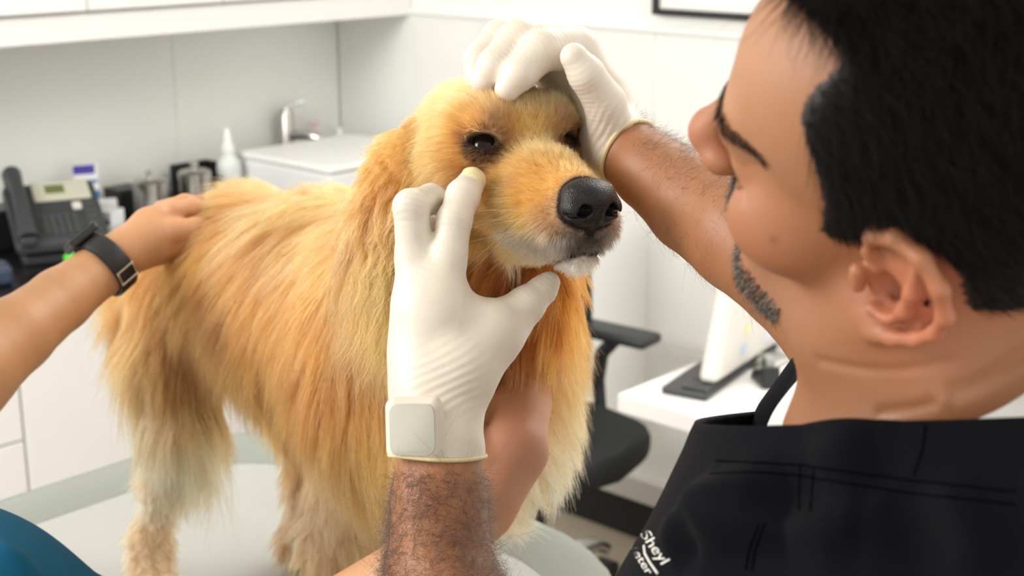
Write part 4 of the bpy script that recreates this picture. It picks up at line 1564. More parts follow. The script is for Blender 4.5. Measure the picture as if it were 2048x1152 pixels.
# hands: palms and fingers, straight from the joints
LP = [rj([(866, 850, 1.01, 74), (862, 760, 1.02, 64), (868, 620, 1.03, 62), (897, 510, 1.03, 31)]),
      rj([(850, 840, 1.015, 56), (838, 700, 1.03, 44), (829, 515, 1.035, 34)]),
      rj([(860, 780, 1.03, 50), (838, 560, 1.06, 42)]),
      rj([(900, 830, 1.01, 60), (925, 740, 1.02, 62), (985, 668, 1.035, 52), (1020, 640, 1.045, 40)]),
      rj([(905, 640, 1.03, 52), (960, 650, 1.035, 36)])]
LPALM = GR(.016, sum(LP, []))
Lfing = [rj([(897, 520, 1.03, 33), (909, 440, 1.033, 31), (926, 392, 1.05, 30), (945, 362, 1.068, 24)]),
         rj([(830, 520, 1.035, 35), (822, 414, 1.030, 32), (862, 398, 1.062, 26), (900, 412, 1.090, 22)]),
         rj([(838, 560, 1.07, 32), (842, 460, 1.10, 24), (872, 448, 1.115, 22), (900, 456, 1.12, 20)]),
         rj([(845, 600, 1.085, 30), (850, 520, 1.12, 22), (880, 512, 1.13, 19)]),
         rj([(1005, 652, 1.042, 44), (1050, 612, 1.05, 35), (1085, 580, 1.058, 25), (1098, 565, 1.06, 19)])]
LHAND = GR(.005, [LPALM] + [GR(.004, f_) for f_ in Lfing])
RP = [rj([(1232, 278, 1.130, 60), (1200, 190, 1.135, 46), (1155, 102, 1.122, 40)]),
      rj([(1228, 278, 1.14, 58), (1190, 180, 1.155, 44), (1125, 97, 1.145, 38)]),
      rj([(1222, 290, 1.15, 56), (1185, 235, 1.17, 50), (1120, 120, 1.175, 36)]),
      rj([(1215, 300, 1.15, 52), (1185, 290, 1.17, 44)]), rj([(1165, 190, 1.175, 44), (1085, 125, 1.18, 38)])]
RPALM = GR(.014, sum(RP, []))
Rfing = [rj([(1150, 98, 1.115, 42), (1085, 100, 1.095, 38), (1042, 145, 1.085, 31), (1015, 178, 1.087, 23)]),
         rj([(1125, 90, 1.135, 42), (1038, 80, 1.115, 38), (990, 132, 1.102, 32), (968, 164, 1.104, 24)]),
         rj([(1110, 95, 1.155, 38), (1000, 76, 1.14, 33), (958, 120, 1.128, 28), (955, 158, 1.125, 22)]),
         rj([(1115, 120, 1.17, 34), (1020, 110, 1.165, 28), (985, 150, 1.15, 23), (985, 180, 1.145, 19)]),
         rj([(1222, 262, 1.112, 46), (1210, 206, 1.095, 38), (1172, 148, 1.078, 33), (1148, 114, 1.073, 25)])]
RHAND = GR(.007, [RPALM] + [GR(.004, f_) for f_ in Rfing])

VBODY = GR(.030, [GR(.012, [VHEAD] + EARV[:0]), GR(.03, neck + upper), GR(.005, Larm), GR(.005, Rarm)])
VBODY = GR(.004, [VBODY] + EARV + [OFF(LHAND, -.0022), OFF(RHAND, -.0022)])
vlo = np.min([Hv(0, 13, 0), P(770, 600, 1.1), P(2300, 1700, .6), P(900, 40, 1.1), Hv(-8, 0, 0), P(1180, 1650, .8), P(1800, 1700, .6)], 0) - .12
vhi = np.max([Hv(0, 14, 0), P(1000, 30, 1.2), P(2300, 1200, .8), P(1800, 800, .95), Hv(0, 13, -5)], 0) + .12
VV, VQ = surf(VBODY, .0021, vlo, vhi)
skin = np.tile(np.array([.355, .150, .066]), (len(VV), 1))
q = (VV - VO) * 100
hl, hu, hf = q @ VL, q @ VU, q @ VF
ah = np.abs(hl)


def spot(c, k, l0, u0, f0, r, a):
    t = (a * np.exp(-((ah - l0) ** 2 + (hu - u0) ** 2 + (hf - f0) ** 2) / (2 * r * r)))[:, None]
    return c * (1 - t) + np.array(k) * t


skin = spot(skin, (.50, .25, .13), 3, 6, 8, 3.0, .6)          # lighter forehead
skin = spot(skin, (.50, .18, .10), 0, -1.2, 11.5, 1.2, .75)   # redder nose
skin = spot(skin, (.47, .175, .085), 5.2, -1, 6, 2.2, .55)      # cheek
skin = spot(skin, (.56, .18, .10), 8.6, 0, -1.8, 2.4, .8)    # ear
skin = spot(skin, (.25, .12, .07), 3.5, -7.5, 5.5, 2.4, .45)  # shaved jaw
for (l0, u0, f0, r) in ((6.6, -.2, 5.5, .16), (6.8, -.8, 4.9, .10), (6.1, -1.0, 6.3, .12), (5.9, -3.8, 5.2, .12)):
    skin = spot(skin, (.20, .08, .05), l0, u0, f0, r, .7)
bvb = BVHTree.FromPolygons([tuple(v) for v in VV], [tuple(map(int, f)) for f in VQ])


def hitb(px, py):
    r = FWD + (px - 1024) / FPX * RGT + (576 - py) / FPX * UPV
    h = bvb.ray_cast(Vector(CAM), Vector(r / np.linalg.norm(r)))
    return np.array(h[0]) if h[0] is not None else None


VN = vnormals(VV, VQ)
cr = np.zeros(len(VV))
for pl, wd, am in (([(1640, 722), (1720, 738), (1820, 738), (1900, 722)], .0022, .0012), ([(1760, 826), (1850, 812), (1950, 775), (2048, 728)], .0026, .0015), ([(1900, 775), (1980, 745), (2048, 700)], .0022, .0010),
                   ([(1462, 320), (1490, 335), (1520, 330)], .0014, .0007), ([(1478, 355), (1495, 400)], .0016, .0005)):
    pts = [hitb(*p_) for p_ in pl]
    if any(p_ is None for p_ in pts): continue
    dmin = np.full(len(VV), 1.0)
    for a, b in zip(pts, pts[1:]):
        ab = b - a
        t = np.clip(((VV - a) @ ab) / (ab @ ab), 0, 1)
        dmin = np.minimum(dmin, np.linalg.norm(VV - a - t[:, None] * ab, axis=1))
    cr -= am * np.exp(-(dmin / wd) ** 2)
mo_ = hitb(1888, 800)
cr += .0022 * np.exp(-(np.linalg.norm(VV - mo_, axis=1) / .0028) ** 2)
VV = VV + VN * cr[:, None]
M_vskin = vcol_base(mat('vet_skin', (.5, .25, .13), 0.48, bump=(700, .35, .0006), sss=(.12, (1.0, .35, .2), .006)))
vet = mesh_obj('person', VV, VQ, M_vskin, None, True)
set_vcol(vet, skin)
tag(vet, 'man with black hair, black scrub top and white gloves holding the dog by its head', 'person')

# ---- gloves
M_glove = mat('latex_glove', (.71, .635, .54), 0.42, sss=(.25, (1.0, .8, .6), .004), noise=(28, .07))
nt = M_glove.node_tree
n1 = nt.nodes.new('ShaderNodeTexNoise'); n1.inputs['Scale'].default_value = 55; n1.inputs['Detail'].default_value = 2; n1.inputs['Distortion'].default_value = 0
n2 = nt.nodes.new('ShaderNodeTexNoise'); n2.inputs['Scale'].default_value = 500
ad = nt.nodes.new('ShaderNodeMath'); ad.operation = 'MULTIPLY_ADD'; ad.inputs[1].default_value = .12
bp = nt.nodes.new('ShaderNodeBump'); bp.inputs['Strength'].default_value = .16; bp.inputs['Distance'].default_value = .003
tc = nt.nodes.new('ShaderNodeTexCoord')
for n_ in (n1, n2): nt.links.new(tc.outputs['Object'], n_.inputs['Vector'])
nt.links.new(n2.outputs['Fac'], ad.inputs[0]); nt.links.new(n1.outputs['Fac'], ad.inputs[2])
nt.links.new(ad.outputs[0], bp.inputs['Height']); nt.links.new(bp.outputs['Normal'], nt.nodes['Principled BSDF'].inputs['Normal'])
M_rimg = mat('glove_rim', (.74, .64, .36), 0.4)


def glove(hand, wristj, cut, cutn, lo, hi, fingers, name, extra=(), creases=()):
    g = GR(.004, [hand] + wristj + list(extra))
    V, Q = surf(GR(.001, [OFF(g, .0012)], clip=[PL(cut, cutn)]), .00125, lo, hi)
    N = vnormals(V, Q)
    dsp = np.zeros(len(V))
    for (c, ax, r, a, k) in creases:      # latex gathers across the joint
        d_ = V - c
        t = d_ @ ax
        gz = np.exp(-(d_ ** 2).sum(1) / (2 * r * r))
        dsp += a * gz * np.sin(k * t + 1.4 * wob(V, 160, 3) + 1.0 * wob(V, 70, 4))
    V = V + N * dsp[:, None]
    o = mesh_obj(name, V, Q, M_glove, vet, True)
    return o, V, Q


def creases_of(fl_, amp=.00024):
    out = []
    for f_ in fl_:
        for a, b in zip(f_, f_[1:]):
            ax = nrm(b.b - a.a)
            out.append((a.b, ax, .013, amp, 1500))
    return out


wl_ = [J(880, 935, 1.0, 90), J(880, 840, 1.01, 84)]
cut = P(878, 912, 1.0); cn = nrm(cvec(-.04, -1, .06))
wx = nrm(cvec(.97, .03, .15) - cn * (cvec(.97, .03, .15) @ cn))
watch = BX3(P(830, 857, .972), (.0190, .0208, .0070), .0065, np.stack([nrm(cvec(.985, .03, .17)), nrm(cvec(-.03, 1, 0)), nrm(cvec(-.17, .0, .985))]))
pull = []
for t in np.linspace(.1, .9, 5):
    pass
glL, GV, GQ = glove(LHAND, [GR(.005, Larm)], cut, cn, P(740, 920, .94) - .02, P(1130, 320, 1.14) + .02, Lfing, 'glove',
                    extra=[watch], creases=creases_of(Lfing) + [(P(845, 500, 1.0), nrm(cvec(.5, 1, 0)), .014, .0003, 1300), (P(900, 765, .985), nrm(cvec(-.55, 1, 0)), .020, .00032, 1000)])


def ring(c, n, r, rad, name, par, m, sdf, N=72):
    n = nrm(n); a = nrm(np.cross(n, UPV)); b = np.cross(n, a)
    V = []; F = []
    for i in range(N):
        t = 2 * math.pi * i / N
        ro = math.cos(t) * a + math.sin(t) * b
        rr = .06
        for _ in range(40):
            rr -= float(sdf.ev((c + rr * ro)[None].astype(np.float32))[0]) * .8
        ctr = c + (rr + .0012) * ro + n * .0012 * math.sin(2 * t)
        for k in range(8):
            p_ = 2 * math.pi * k / 8
            V.append(ctr + rad * (math.cos(p_) * ro + math.sin(p_) * n))
    for i in range(N):
        for k in range(8):
            F.append((i * 8 + k, i * 8 + (k + 1) % 8, ((i + 1) % N) * 8 + (k + 1) % 8, ((i + 1) % N) * 8 + k))
    return mesh_obj(name, V, F, m, par, True)


fcx = watch.M.astype(float)
rp = []
for (cx_, cy_, a0_) in ((.0100, -.0118, -90), (.0100, .0118, 0), (-.0100, .0118, 90), (-.0100, -.0118, 180)):
    for k_ in range(7):
        t_ = math.radians(a0_ + 15 * k_)
        rp.append((cx_ + .0055 * math.cos(t_), cy_ + .0055 * math.sin(t_)))
wf_ = lambda x, y, z: watch.c + fcx[0] * x + fcx[1] * y + fcx[2] * z
MB(wf_).prism(rp, .0070, .0088, .0004).build('watch_face', mat('grey_latex', (.52, .50, .42), .4), glL, True)
ring(cut - cn * .0005, cn, 0, .0016, 'cuff_rim', glL, M_rimg, GR(.004, [GR(.005, Larm), watch, LHAND]))
# loose latex tips
def tipcap(js, name, par):
    g = GR(.004, rj(js))
    V, Q = surf(g, .0009)
    V = V + vnormals(V, Q) * (.0004 * wob(V, 500, 9))[:, None]
    return mesh_obj(name, V, Q, M_rimg, par, True)


tipcap([(940, 368, 1.060, 26), (944, 356, 1.064, 23)], 'glove_tip', glL)
wr_ = [J(1250, 304, 1.118, 68), J(1215, 262, 1.125, 62)]
cutr = P(1258, 304, 1.117); cnr = nrm(P(1300, 342, 1.10) - P(1235, 292, 1.12))
glR, GRV, GRQ = glove(RHAND, [GR(.005, Rarm)], cutr, cnr, np.min([P(920, 370, 1.05), P(920, 370, 1.2)], 0) - .01, np.max([P(1310, 20, 1.05), P(1310, 20, 1.2)], 0) + .01, Rfing, 'glove',
                      creases=creases_of(Rfing) + [(P(1232, 285, 1.09), nrm(cvec(.8, -.6, 0)), .016, .0007, 1100)])
ring(cutr - cnr * .0005, cnr, 0, .0018, 'cuff_rim', glR, M_rimg, GR(.004, [GR(.005, Rarm), RHAND]))

# ---- scrub top and t-shirt
M_scrub = mat('black_scrub_cloth', (.0028, .0031, .0050), .85, spec=.09, bump=(1500, .25, .0008))
M_scrub.node_tree.nodes['Principled BSDF'].inputs['Sheen Weight'].default_value = .02
M_tee = mat('white_cotton', (.80, .79, .76), .8, bump=(1200, .3, .0008))
cloth = GR(.05, [RC(P(1885, 1014, .74), P(1590, 1490, .80), .093, .120), RC(P(1850, 1030, .74), P(2250, 1080, .69), .122, .130), RC(P(1800, 1500, .75), P(2150, 1500, .72), .16, .16),
                 RC(P(1700, 1050, .80), P(1650, 1500, .85), .085, .12), RC(P(1640, 1420, .78), P(1380, 1560, .84), .100, .085)])
pe1, pe2 = P(1470, 828, .84), P(2048, 836, .60)
pn = nrm(np.cross(pe2 - pe1, P(1560, 812, .92) - pe1))
if pn[2] < 0: pn = -pn
SV, SQ = open_shell(cloth, .0028, vlo, vhi, [PL(pe1, pn)], .0035)
SNrm = grad(cloth.ev, SV.astype(np.float32), .002)
q = SV - CAM; dq_ = q @ FWD
spx, spy = 1024 + FPX * (q @ RGT) / dq_, 576 - FPX * (q @ UPV) / dq_


def fold(p0, p1, wd, amp):
    """soft fold ridge between two surface points (3D)"""
    a = np.array(p0); b = np.array(p1)
    ab = b - a
    t = np.clip(((SV - a) @ ab) / (ab @ ab), 0, 1)
    d = np.linalg.norm(SV - a - t[:, None] * ab, axis=1)
    return 2.4 * amp * np.exp(-(d / wd) ** 2) * np.sin(np.pi * np.clip(t * .9 + .05, 0, 1))


bvc = BVHTree.FromPolygons([tuple(v) for v in SV], [tuple(map(int, f)) for f in SQ])


def hit(px, py, bvh=bvc):
    r = FWD + (px - 1024) / FPX * RGT + (576 - py) / FPX * UPV
    h = bvh.ray_cast(Vector(CAM), Vector(r / np.linalg.norm(r)))
    return (np.array(h[0]), np.array(h[1])) if h[0] is not None else (None, None)


dsp = np.zeros(len(SV))
for (a, b, wd, amp) in (((1380, 1010), (1560, 950), .011, .007), ((1330, 1075), (1560, 1045), .012, .008), ((1560, 1045), (1720, 1060), .015, .005), ((1400, 1100), (1650, 1120), .015, -.005),
                        ((1420, 960), (1620, 960), .010, -.003), ((1620, 940), (1760, 900), .014, .004), ((1860, 960), (2000, 1152), .013, .006), ((1760, 1000), (1900, 1150), .016, -.004),
                        ((1500, 990), (1700, 1010), .012, -.005), ((1600, 860), (1800, 880), .02, .002), ((1340, 1120), (1420, 1050), .010, -.005)):
    ha, _ = hit(*a); hb_, _ = hit(*b)
    if ha is None or hb_ is None: continue
    dsp += fold(ha, hb_, wd, amp)
dsp += .0016 * wob(SV, 40, 21) * sstep(840, 900, spy)
SV = SV + SNrm * dsp[:, None]
top = mesh_obj('scrub_top', SV, SQ, M_scrub, vet, True)
bvc = BVHTree.FromPolygons([tuple(v) for v in SV], [tuple(map(int, f)) for f in SQ])
M_seam = mat('black_thread', (.001, .001, .0015), 1.0, spec=0)


def seam(pts, name='seam', rad=.0004, m=M_seam, par=None, dash=None):
    path = []
    for (x0, y0), (x1, y1) in zip(pts, pts[1:]):
        n = max(2, int(math.hypot(x1 - x0, y1 - y0) / 8))
        for t in np.linspace(0, 1, n, endpoint=False):
            h, nn_ = hit(x0 + t * (x1 - x0), y0 + t * (y1 - y0), bvc)
            if h is not None: path.append(h + .0001 * UPV)
    if len(path) > 2:
        MB().tube(path, rad, 6).build(name, m, par or top, True)


seam([(1432, 922), (1500, 925), (1600, 930), (1700, 945), (1830, 962), (2040, 985)])
seam([(1420, 948), (1500, 944), (1592, 950), (1700, 968), (1830, 988), (2040, 1010)])
seam([(1600, 932), (1598, 1030)]); seam([(1628, 934), (1620, 1030)])
seam([(1530, 1045), (1510, 1100), (1502, 1150)]); seam([(1518, 1048), (1498, 1100), (1490, 1150)])
seam([(1852, 850), (1845, 900), (1825, 960)])
# far neckline band and shoulder, two layers
far = GR(.01, [RC(P(1622, 870, .855), P(1745, 705, .885), .036, .038)])
fV, fQ = surf(far, .002)
mesh_obj('neckline', fV, fQ, M_scrub, top, True)
far2 = GR(.01, [RC(P(1640, 866, .845), P(1752, 712, .870), .0335, .036)])
fV, fQ = surf(far2, .002)
mesh_obj('neckline', fV, fQ, M_scrub, top, True)
# t-shirt: body ring clipped round the neck
tee = GR(.03, [RC(P(1672, 878, .80), P(1765, 722, .84), .033, .034), RC(P(1965, 985, .700), P(2300, 965, .675), .079, .086), RC(P(1720, 960, .80), P(1900, 1020, .76), .05, .08)])
ta, tb_, tc_ = P(1640, 712, .83), P(1815, 850, .64), P(2060, 752, .61)
tn = nrm(np.cross(tb_ - ta, tc_ - ta))
if tn[2] < 0: tn = -tn
tV, tQ = open_shell(tee, .0026, vlo, vhi, [PL(ta, tn)], .003)
mesh_obj('t_shirt', tV, tQ, M_tee, vet, True)

# embroidered lettering, wrapped on the cloth
M_thread = mat('white_thread', (.80, .77, .72), .7)


def letters(txt, x0, y0, sx, sy_, ang, upd):
    cu_ = bpy.data.curves.new('t', 'FONT'); cu_.body = txt; cu_.size = 1.0; cu_.offset = -.004
    o = bpy.data.objects.new('t', cu_); COL.objects.link(o)
    dg = bpy.context.evaluated_depsgraph_get()
    me = bpy.data.meshes.new_from_object(o.evaluated_get(dg))
    bpy.data.objects.remove(o)
    bm = bmesh.new(); bm.from_mesh(me)
    bmesh.ops.subdivide_edges(bm, edges=[e for e in bm.edges if e.calc_length() > .12], cuts=2)
    a = math.radians(ang)
    vs = [v.co.copy() for v in bm.verts]
    F = [[v.index for v in f.verts] for f in bm.faces]
    bm.free()
    V = []; ok = []
    for c in vs:
        X = x0 + c.x * sx * math.cos(a) + c.y * sy_ * upd[0]
        Y = y0 + c.x * sx * math.sin(a) + c.y * sy_ * upd[1]
        h, n_ = hit(X, Y, bvc)
        ok.append(h is not None)
        V.append((h - .0006 * FWD) if h is not None else np.zeros(3))
    n = len(V)
    F = [f for f in F if all(ok[i] for i in f)]
    if not F: return
    V2 = V + [v + .0009 * FWD for v in V]
    used = sorted({i for f in F for i in f})
    ed = {}
    for f in F:
        for i, j in zip(f, f[1:] + f[:1]): ed[(i, j)] = 1
    F2 = [tuple(f) for f in F] + [tuple(i + n for i in reversed(f)) for f in F] + [(j, i, i + n, j + n) for (i, j) in ed if (j, i) not in ed]
    mp = {}
    for i in used: mp[i] = len(mp)
    for i in used: mp[i + n] = len(mp)
    VV_ = [None] * len(mp)
    for k_, v_ in mp.items(): VV_[v_] = V2[k_]
    mesh_obj('embroidery', VV_, [tuple(mp[i] for i in f) for f in F2], M_thread, top)


letters('Sheyl', 1279, 1068, 37, 33, 55, (.80, -.45))
letters('Veter', 1256, 1090, 31, 25, 58, (.80, -.45))
seam([(1288, 1092), (1290, 1108), (1299, 1124), (1321, 1156)], 'embroidery', .0007, M_thread)

# ---- hair
HP = [(1575, -80), (1590, 0), (1640, 45), (1700, 108), (1692, 128), (1655, 160), (1620, 195), (1605, 235), (1620, 300), (1640, 350), (1652, 400), (1647, 465), (1690, 480), (1745, 470), (1805, 472),
      (1872, 495), (1922, 545), (1940, 610), (1965, 662), (2048, 650), (2600, 640), (2600, -900), (1400, -900)]
vc = (VV[VQ[:, 0]] + VV[VQ[:, 2]]) / 2
qv = (vc - VO) * 100
cl_, cu2, cf2 = qv @ VL, qv @ VU, qv @ VF
mir = VO + .01 * (np.abs(cl_)[:, None] * VL + cu2[:, None] * VU + cf2[:, None] * VF)
q = mir - CAM; d_ = q @ FWD
mpx, mpy = 1024 + FPX * (q @ RGT) / d_, 576 - FPX * (q @ UPV) / d_
on_head = (np.linalg.norm(vc - VO, axis=1) < .16) & (VSK.ev(vc.astype(np.float32)) < .012)
eard = np.minimum(EARV[0].ev(vc.astype(np.float32)), EARV[1].ev(vc.astype(np.float32)))
hsel = on_head & in_poly(mpx, mpy, HP) & (eard > .002)
M_hair = vcol_base(mat('black_hair', (.01, .01, .01), .55, spec=.12))


def hcomb(X):
    q = (X - VO) * 100
    l, u, f = q @ VL, q @ VU, q @ VF
    t = sstep(4, 11, u)
    side = (-.75 * VF - .55 * VU)
    toph = (-.3 * VF)[None] + (.9 * np.sign(l) * .5)[:, None] * VL + (-.2 * VU)[None]
    d = side[None] * (1 - t)[:, None] + toph * t[:, None]
    return d


def hlen(X):
    q = (X - VO) * 100
    u, f = q @ VU, q @ VF
    return .009 + .022 * sstep(1.0, 7.5, u)


hcol = lambda X, rg: np.tile(np.array([.007, .0055, .005]), (len(X), 1)) * rg.uniform(.4, 2.0, (len(X), 1))
# darker scalp under the hair
sc_ = np.zeros(len(VV), bool); sc_[VQ[hsel].ravel()] = True
skin[sc_] = skin[sc_] * .0 + np.array([.022, .014, .011])
vet.data.attributes['col'].data.foreach_set('color', np.concatenate([skin, np.ones((len(skin), 1))], 1).astype(np.float32).ravel())
short_hair('hair', VV, VQ, hsel, 42000, hlen, hcomb, .55, .00011, hcol, M_hair, vet, 7, .18, 2, .22)
# brows, lashes, moustache, goatee
bsel = lambda l0, l1, u0, u1, f0: (np.abs(cl_) > l0) & (np.abs(cl_) < l1) & (cu2 > u0) & (cu2 < u1) & (cf2 > f0)
brow = (np.abs(cl_) > 1.0) & (np.abs(cl_) < 5.4) & (np.abs(cu2 - (3.9 - .06 * (np.abs(cl_) - 3.2) ** 2)) < .48 - .03 * np.abs(cl_)) & (cf2 > 5)
bc = lambda X, rg: np.tile(np.array([.014, .009, .007]), (len(X), 1)) * rg.uniform(.6, 1.5, (len(X), 1))
short_hair('eyebrows', VV, VQ, brow, 1500, .008, lambda X: np.sign((X - VO) @ VL)[:, None] * VL * .9 - VU * .1 - VF * .3, .25, .00010, bc, M_hair, vet, 5, .1, 3, .15)
lash = (np.abs(np.abs(cl_) - 3.4) < 1.5) & (np.abs(cu2 - .75) < .16) & (cf2 > 7)
short_hair('eyelashes', VV, VQ, lash, 220, .007, lambda X: VF * 1.0 - VU * .3 + 0 * X, 1.2, .00009, bc, M_hair, vet, 5, .1, 4, .1)
gc = lambda X, rg: np.where(rg.random((len(X), 1)) < .40, np.array([[.34, .31, .28]]), np.array([[.02, .014, .011]])) * rg.uniform(.7, 1.2, (len(X), 1))
must = (np.abs(cl_) < 3.0) & (cu2 > -3.9) & (cu2 < -2.6) & (cf2 > 8.2)
goat = (cf2 > 5.6) & (cu2 < -5.6) & (cu2 > -11) & (np.abs(cl_) < 2.5 - .0 * cf2)
goat |= (np.abs(np.abs(cl_) - 2.6) < .5) & (cu2 < -3.0) & (cu2 > -6) & (cf2 > 7.0)
gl_ = np.array([(1443, 445), (1452, 490), (1474, 532), (1508, 578), (1548, 622)], float)
gd = np.full(len(mpx), 1e9)
for a, b in zip(gl_, gl_[1:]):
    ab = b - a
    t = np.clip(((mpx - a[0]) * ab[0] + (mpy - a[1]) * ab[1]) / (ab @ ab), 0, 1)
    gd = np.minimum(gd, np.hypot(mpx - a[0] - t * ab[0], mpy - a[1] - t * ab[1]))
goat = goat & (np.abs(cl_) < 1.6) | ((gd < 17) & on_head & (cu2 < -2.5) & (cf2 > 4.0))
short_hair('beard', VV, VQ, must | goat, 6500, .008, lambda X: -VU + .25 * VF + 0 * X, .7, .00011, gc, M_hair, vet, 5, .25, 5, .3)
# forearm hair
M_ahair = hair_mat('arm_hair', .35, .4)
la = GR(.005, Larm[3:]); ra = GR(.005, Rarm[2:])
xa = vc.astype(np.float32)
q = vc - CAM; d_ = q @ FWD
cpx, cpy = 1024 + FPX * (q @ RGT) / d_, 576 - FPX * (q @ UPV) / d_
lsel = (la.ev(xa) < .006) & (cpy > 942) & (cpy < 1240) & (cpx < 1100)
short_hair('arm_hair', VV, VQ, lsel, 9500, .013, lambda X: -UPV * .5 + RGT * np.sin(X @ RGT * 90 + X @ UPV * 60)[:, None] * .9 + 0 * X, 0.40, .00010, bc, M_ahair, vet, 9, .9, 6, .7)
rsel = (ra.ev(xa) < .006) & (cpx > 1262) & (cpx < 1560) & (cpy < 640)
topw = sstep(.3, -.5, ((vc - P(1400, 410, 1.07)) @ nrm(cvec(-.6, -.8, 0))) / .03)
short_hair('arm_hair', VV, VQ, rsel, 4200, .012, lambda X: (RGT * .6 - UPV * .4) + 0 * X, .5, .00007, bc, M_ahair, vet, 7, .8, 7, .5, size_w=rsel * (.08 + topw))

# ================================================================ the assistant
A1 = rj([(-420, 700, 1.30, 150), (-200, 900, 1.36, 125), (-60, 745, 1.42, 90), (30, 670, 1.47, 75), (120, 600, 1.53, 62), (200, 540, 1.575, 52), (248, 500, 1.59, 42)])
a1h = GR(.012, rj([(245, 502, 1.590, 42), (300, 452, 1.615, 34), (345, 424, 1.635, 24)]) + rj([(248, 508, 1.585, 38), (310, 475, 1.605, 36), (350, 460, 1.620, 28)]) + rj([(262, 515, 1.595, 30), (320, 500, 1.625, 30)]))
a1f = [rj([(345, 424, 1.617, 23), (385, 415, 1.632, 18), (415, 418, 1.647, 14)]), rj([(335, 435, 1.632, 22), (385, 428, 1.652, 17), (412, 440, 1.667, 13)]),
       rj([(345, 462, 1.602, 26), (392, 455, 1.607, 19), (428, 447, 1.612, 13)]), rj([(330, 490, 1.607, 24), (372, 490, 1.622, 18), (400, 492, 1.647, 13)]),
       rj([(325, 420, 1.647, 20), (370, 405, 1.662, 16), (400, 402, 1.677, 12)])]
A2 = rj([(-150, 1330, 1.25, 120), (300, 1420, 1.24, 105), (600, 1290, 1.215, 86), (830, 1140, 1.18, 72), (960, 1020, 1.165, 66)])
a2h = GR(.012, rj([(960, 1010, 1.165, 66), (1000, 930, 1.18, 60), (1010, 830, 1.225, 42)]) + rj([(985, 985, 1.165, 60), (1040, 900, 1.18, 52), (1070, 810, 1.232, 32)]) + rj([(1020, 880, 1.185, 50), (1040, 815, 1.22, 42)]))
a2f = [rj([(1070, 815, 1.232, 32), (1080, 778, 1.245, 24), (1072, 720, 1.26, 22), (1040, 690, 1.29, 19)]), rj([(1040, 812, 1.22, 38), (1050, 775, 1.23, 28), (1040, 720, 1.265, 22), (1015, 690, 1.29, 19)]),
       rj([(1010, 815, 1.22, 36), (1015, 780, 1.235, 27), (1008, 725, 1.265, 22), (985, 700, 1.29, 19)]), rj([(985, 825, 1.225, 32), (985, 795, 1.24, 24), (978, 745, 1.27, 20)]),
       rj([(960, 930, 1.165, 40), (930, 850, 1.18, 30), (925, 790, 1.20, 24)])]
SH = P(-520, 640, 1.28)
_old = (VO, VL, VU, VF, VAX)
VF = nrm(np.array([.86, .35, -.36])); VL = nrm(np.cross(np.array([0, 0, 1.0]), VF)); VU = np.cross(VF, VL)
VO = P(-530, 330, 1.33); VAX = np.stack([VL, VU, VF])
HHEAD = [GR(.018, make_head())] + make_face() + [ear(s) for s in (-1, 1)]
ABODY = GR(.006, [GR(.008, A1), a1h] + [GR(.006, f_) for f_ in a1f] + [GR(.008, A2), a2h] + [GR(.006, f_) for f_ in a2f] + [RC(P(-500, 1150, 1.3), P(-540, 800, 1.32), .09, .08), RC(P(-555, 560, 1.32), P(-545, 420, 1.33), .055, .052)] + HHEAD)
alo = np.min([VO + .13 * VU - .14, P(-760, 1450, 1.2), P(-760, 1450, 1.4), P(1150, 1450, 1.2), P(430, 390, 1.75)], 0) - .05
ahi = np.max([VO + .16, P(-760, 380, 1.2), P(1150, 650, 1.3), P(430, 380, 1.75)], 0) + .05
AV, AQ = surf(ABODY, .0028, alo, ahi)
ask = np.tile(np.array([.55, .285, .135]), (len(AV), 1))
fr_d = np.exp(-np.linalg.norm(AV - P(380, 440, 1.66), axis=1) ** 2 / (2 * .045 ** 2))[:, None]
ask = ask * (1 - .5 * fr_d) + np.array([.60, .27, .16]) * .5 * fr_d
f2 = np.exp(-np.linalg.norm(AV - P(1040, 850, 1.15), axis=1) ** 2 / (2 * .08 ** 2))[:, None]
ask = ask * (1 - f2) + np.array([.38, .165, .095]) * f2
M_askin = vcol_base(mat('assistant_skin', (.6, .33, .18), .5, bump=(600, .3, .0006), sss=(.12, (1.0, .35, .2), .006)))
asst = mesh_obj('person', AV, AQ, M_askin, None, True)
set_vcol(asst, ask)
tag(asst, 'helper in a teal top with a black wrist watch, steadying the dog from the left', 'person')
qv = (AV[AQ].mean(1) - VO) * 100
hs_ = (np.abs(qv) .max(1) < 16) & ((qv @ VU > 6.5) | ((qv @ VF < -.5) & (qv @ VU > -5))) & (np.minimum(HHEAD[-1].ev(AV[AQ].mean(1).astype(np.float32)), HHEAD[-2].ev(AV[AQ].mean(1).astype(np.float32))) > .003)
hx = np.zeros(len(AV), bool); hx[AQ[hs_].ravel()] = True
ask[hx] = np.array([.02, .013, .010])
asst.data.attributes['col'].data.foreach_set('color', np.concatenate([ask, np.ones((len(ask), 1))], 1).astype(np.float32).ravel())
HF_, HU_ = VF, VU
short_hair('hair', AV, AQ, hs_, 12000, .022, lambda X: -HF_ * .6 - HU_ * .6 + 0 * X, .5, .00016, hcol, M_hair, asst, 6, .18, 12, .25)
VO, VL, VU, VF, VAX = _old
M_teal = mat('teal_cloth', (.002, .075, .145), .8, spec=.2, bump=(1300, .25, .0008))
tl = GR(.05, [RC(P(-560, 1200, 1.3), P(-560, 760, 1.32), .17, .16), RC(P(-330, 1450, 1.28), P(-75, 1262, 1.22), .13, .096), RC(P(-75, 1262, 1.22), P(160, 1295, 1.23), .094, .060), RC(P(-540, 700, 1.3), P(-300, 830, 1.34), .085, .075)])
tV, tQ = surf(tl, .0032, alo - .25, ahi + .05)
tN = vnormals(tV, tQ)
q = tV - CAM; d_ = q @ FWD
ty = 576 - FPX * (q @ UPV) / d_; tx = 1024 + FPX * (q @ RGT) / d_
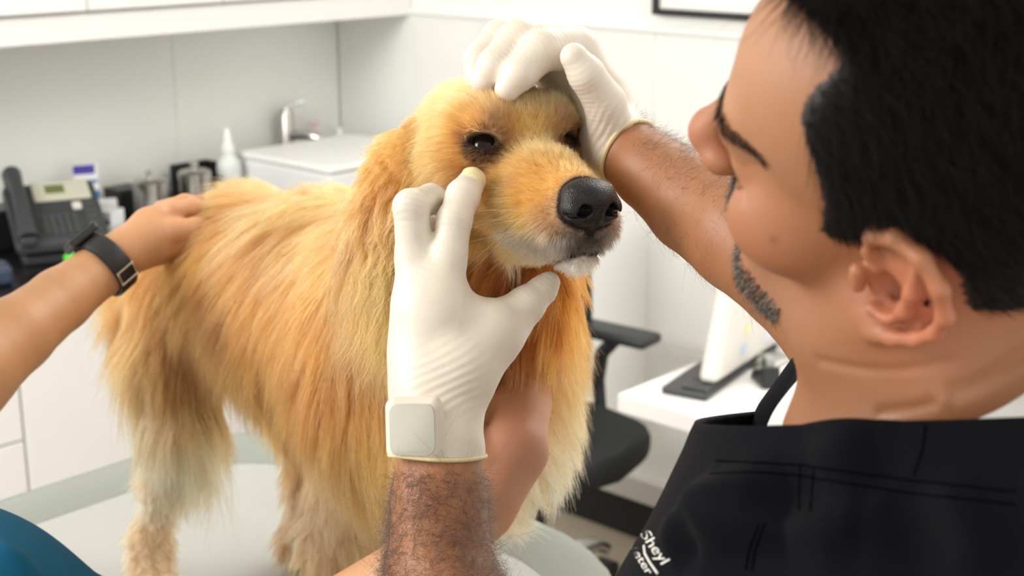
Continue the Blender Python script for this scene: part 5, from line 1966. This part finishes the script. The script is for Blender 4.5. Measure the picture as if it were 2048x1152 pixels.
SV_ = SV; SV = tV
dsp = fold(P(-60, 1085, 1.16), P(120, 1170, 1.16), .014, .010) + fold(P(-40, 1120, 1.14), P(110, 1190, 1.14), .010, -.010) + fold(P(60, 1150, 1.15), P(260, 1180, 1.17), .014, .012) + .002 * wob(tV, 35, 31)
SV = SV_
mesh_obj('scrub_top', tV + tN * dsp[:, None], tQ, M_teal, asst, True)

# wrist watch on the helper
wa = P(212, 530, 1.580); wn = nrm(P(248, 500, 1.59) - P(160, 575, 1.555))
wt_ = empty('wrist_watch', wa, 'black wrist watch with a rubber strap on the wrist of the helper in teal', 'watch')
a_ = nrm(np.cross(wn, UPV)); b_ = np.cross(wn, a_)
M_strap = mat('black_rubber', (.012, .012, .013), .5, bump=(300, .2, .001))
rw = 58 * 1.6 / FPX
Vb, Fb = [], []
N_ = 40
for i in range(N_):
    t = 2 * math.pi * i / N_
    ro = math.cos(t) * a_ + math.sin(t) * b_
    for (dr, dn) in ((0, -.0120), (.0025, -.0125), (.0035, -.0105), (.0035, .0105), (.0025, .0125), (0, .0120)):
        Vb.append(wa + (rw + dr) * ro + dn * wn)
for i in range(N_):
    for k in range(5):
        Fb.append((i * 6 + k, i * 6 + k + 1, ((i + 1) % N_) * 6 + k + 1, ((i + 1) % N_) * 6 + k))
    Fb.append((i * 6 + 5, i * 6, ((i + 1) % N_) * 6, ((i + 1) % N_) * 6 + 5))
mesh_obj('strap', Vb, Fb, M_strap, wt_, True)
# case on the upper-left side, buckle on the lower right
cd_ = nrm(cvec(-.55, .75, .1)); cd_ = nrm(cd_ - wn * (cd_ @ wn)); ce_ = np.cross(cd_, wn)
cc_ = wa + cd_ * (rw + .006)
fw_ = lambda x, y, z: cc_ + x * wn + y * ce_ + z * cd_
MB(fw_).box(-.019, .019, -.018, .018, -.004, .006, .003, 2).build('case', M_black, wt_)
MB(fw_).box(-.015, .015, -.014, .014, .0062, .0072, .0004, 1).build('screen', mat('dark_glass', (.01, .01, .012), .08), wt_)
bd_ = nrm(cvec(.35, -.55, .75)); bd_ = nrm(bd_ - wn * (bd_ @ wn)); be_ = np.cross(bd_, wn)
bc_ = wa + bd_ * (rw + .005)
fb_ = lambda x, y, z: bc_ + x * wn + y * be_ + z * bd_
for (x0, x1, y0, y1) in ((-.012, .012, -.009, -.0065), (-.012, .012, .0065, .009), (-.012, -.0095, -.0064, .0064), (.0095, .012, -.0064, .0064)):
    MB(fb_).box(x0, x1, y0, y1, -.001, .0015, .0005, 1).build('buckle', M_chrome, wt_)
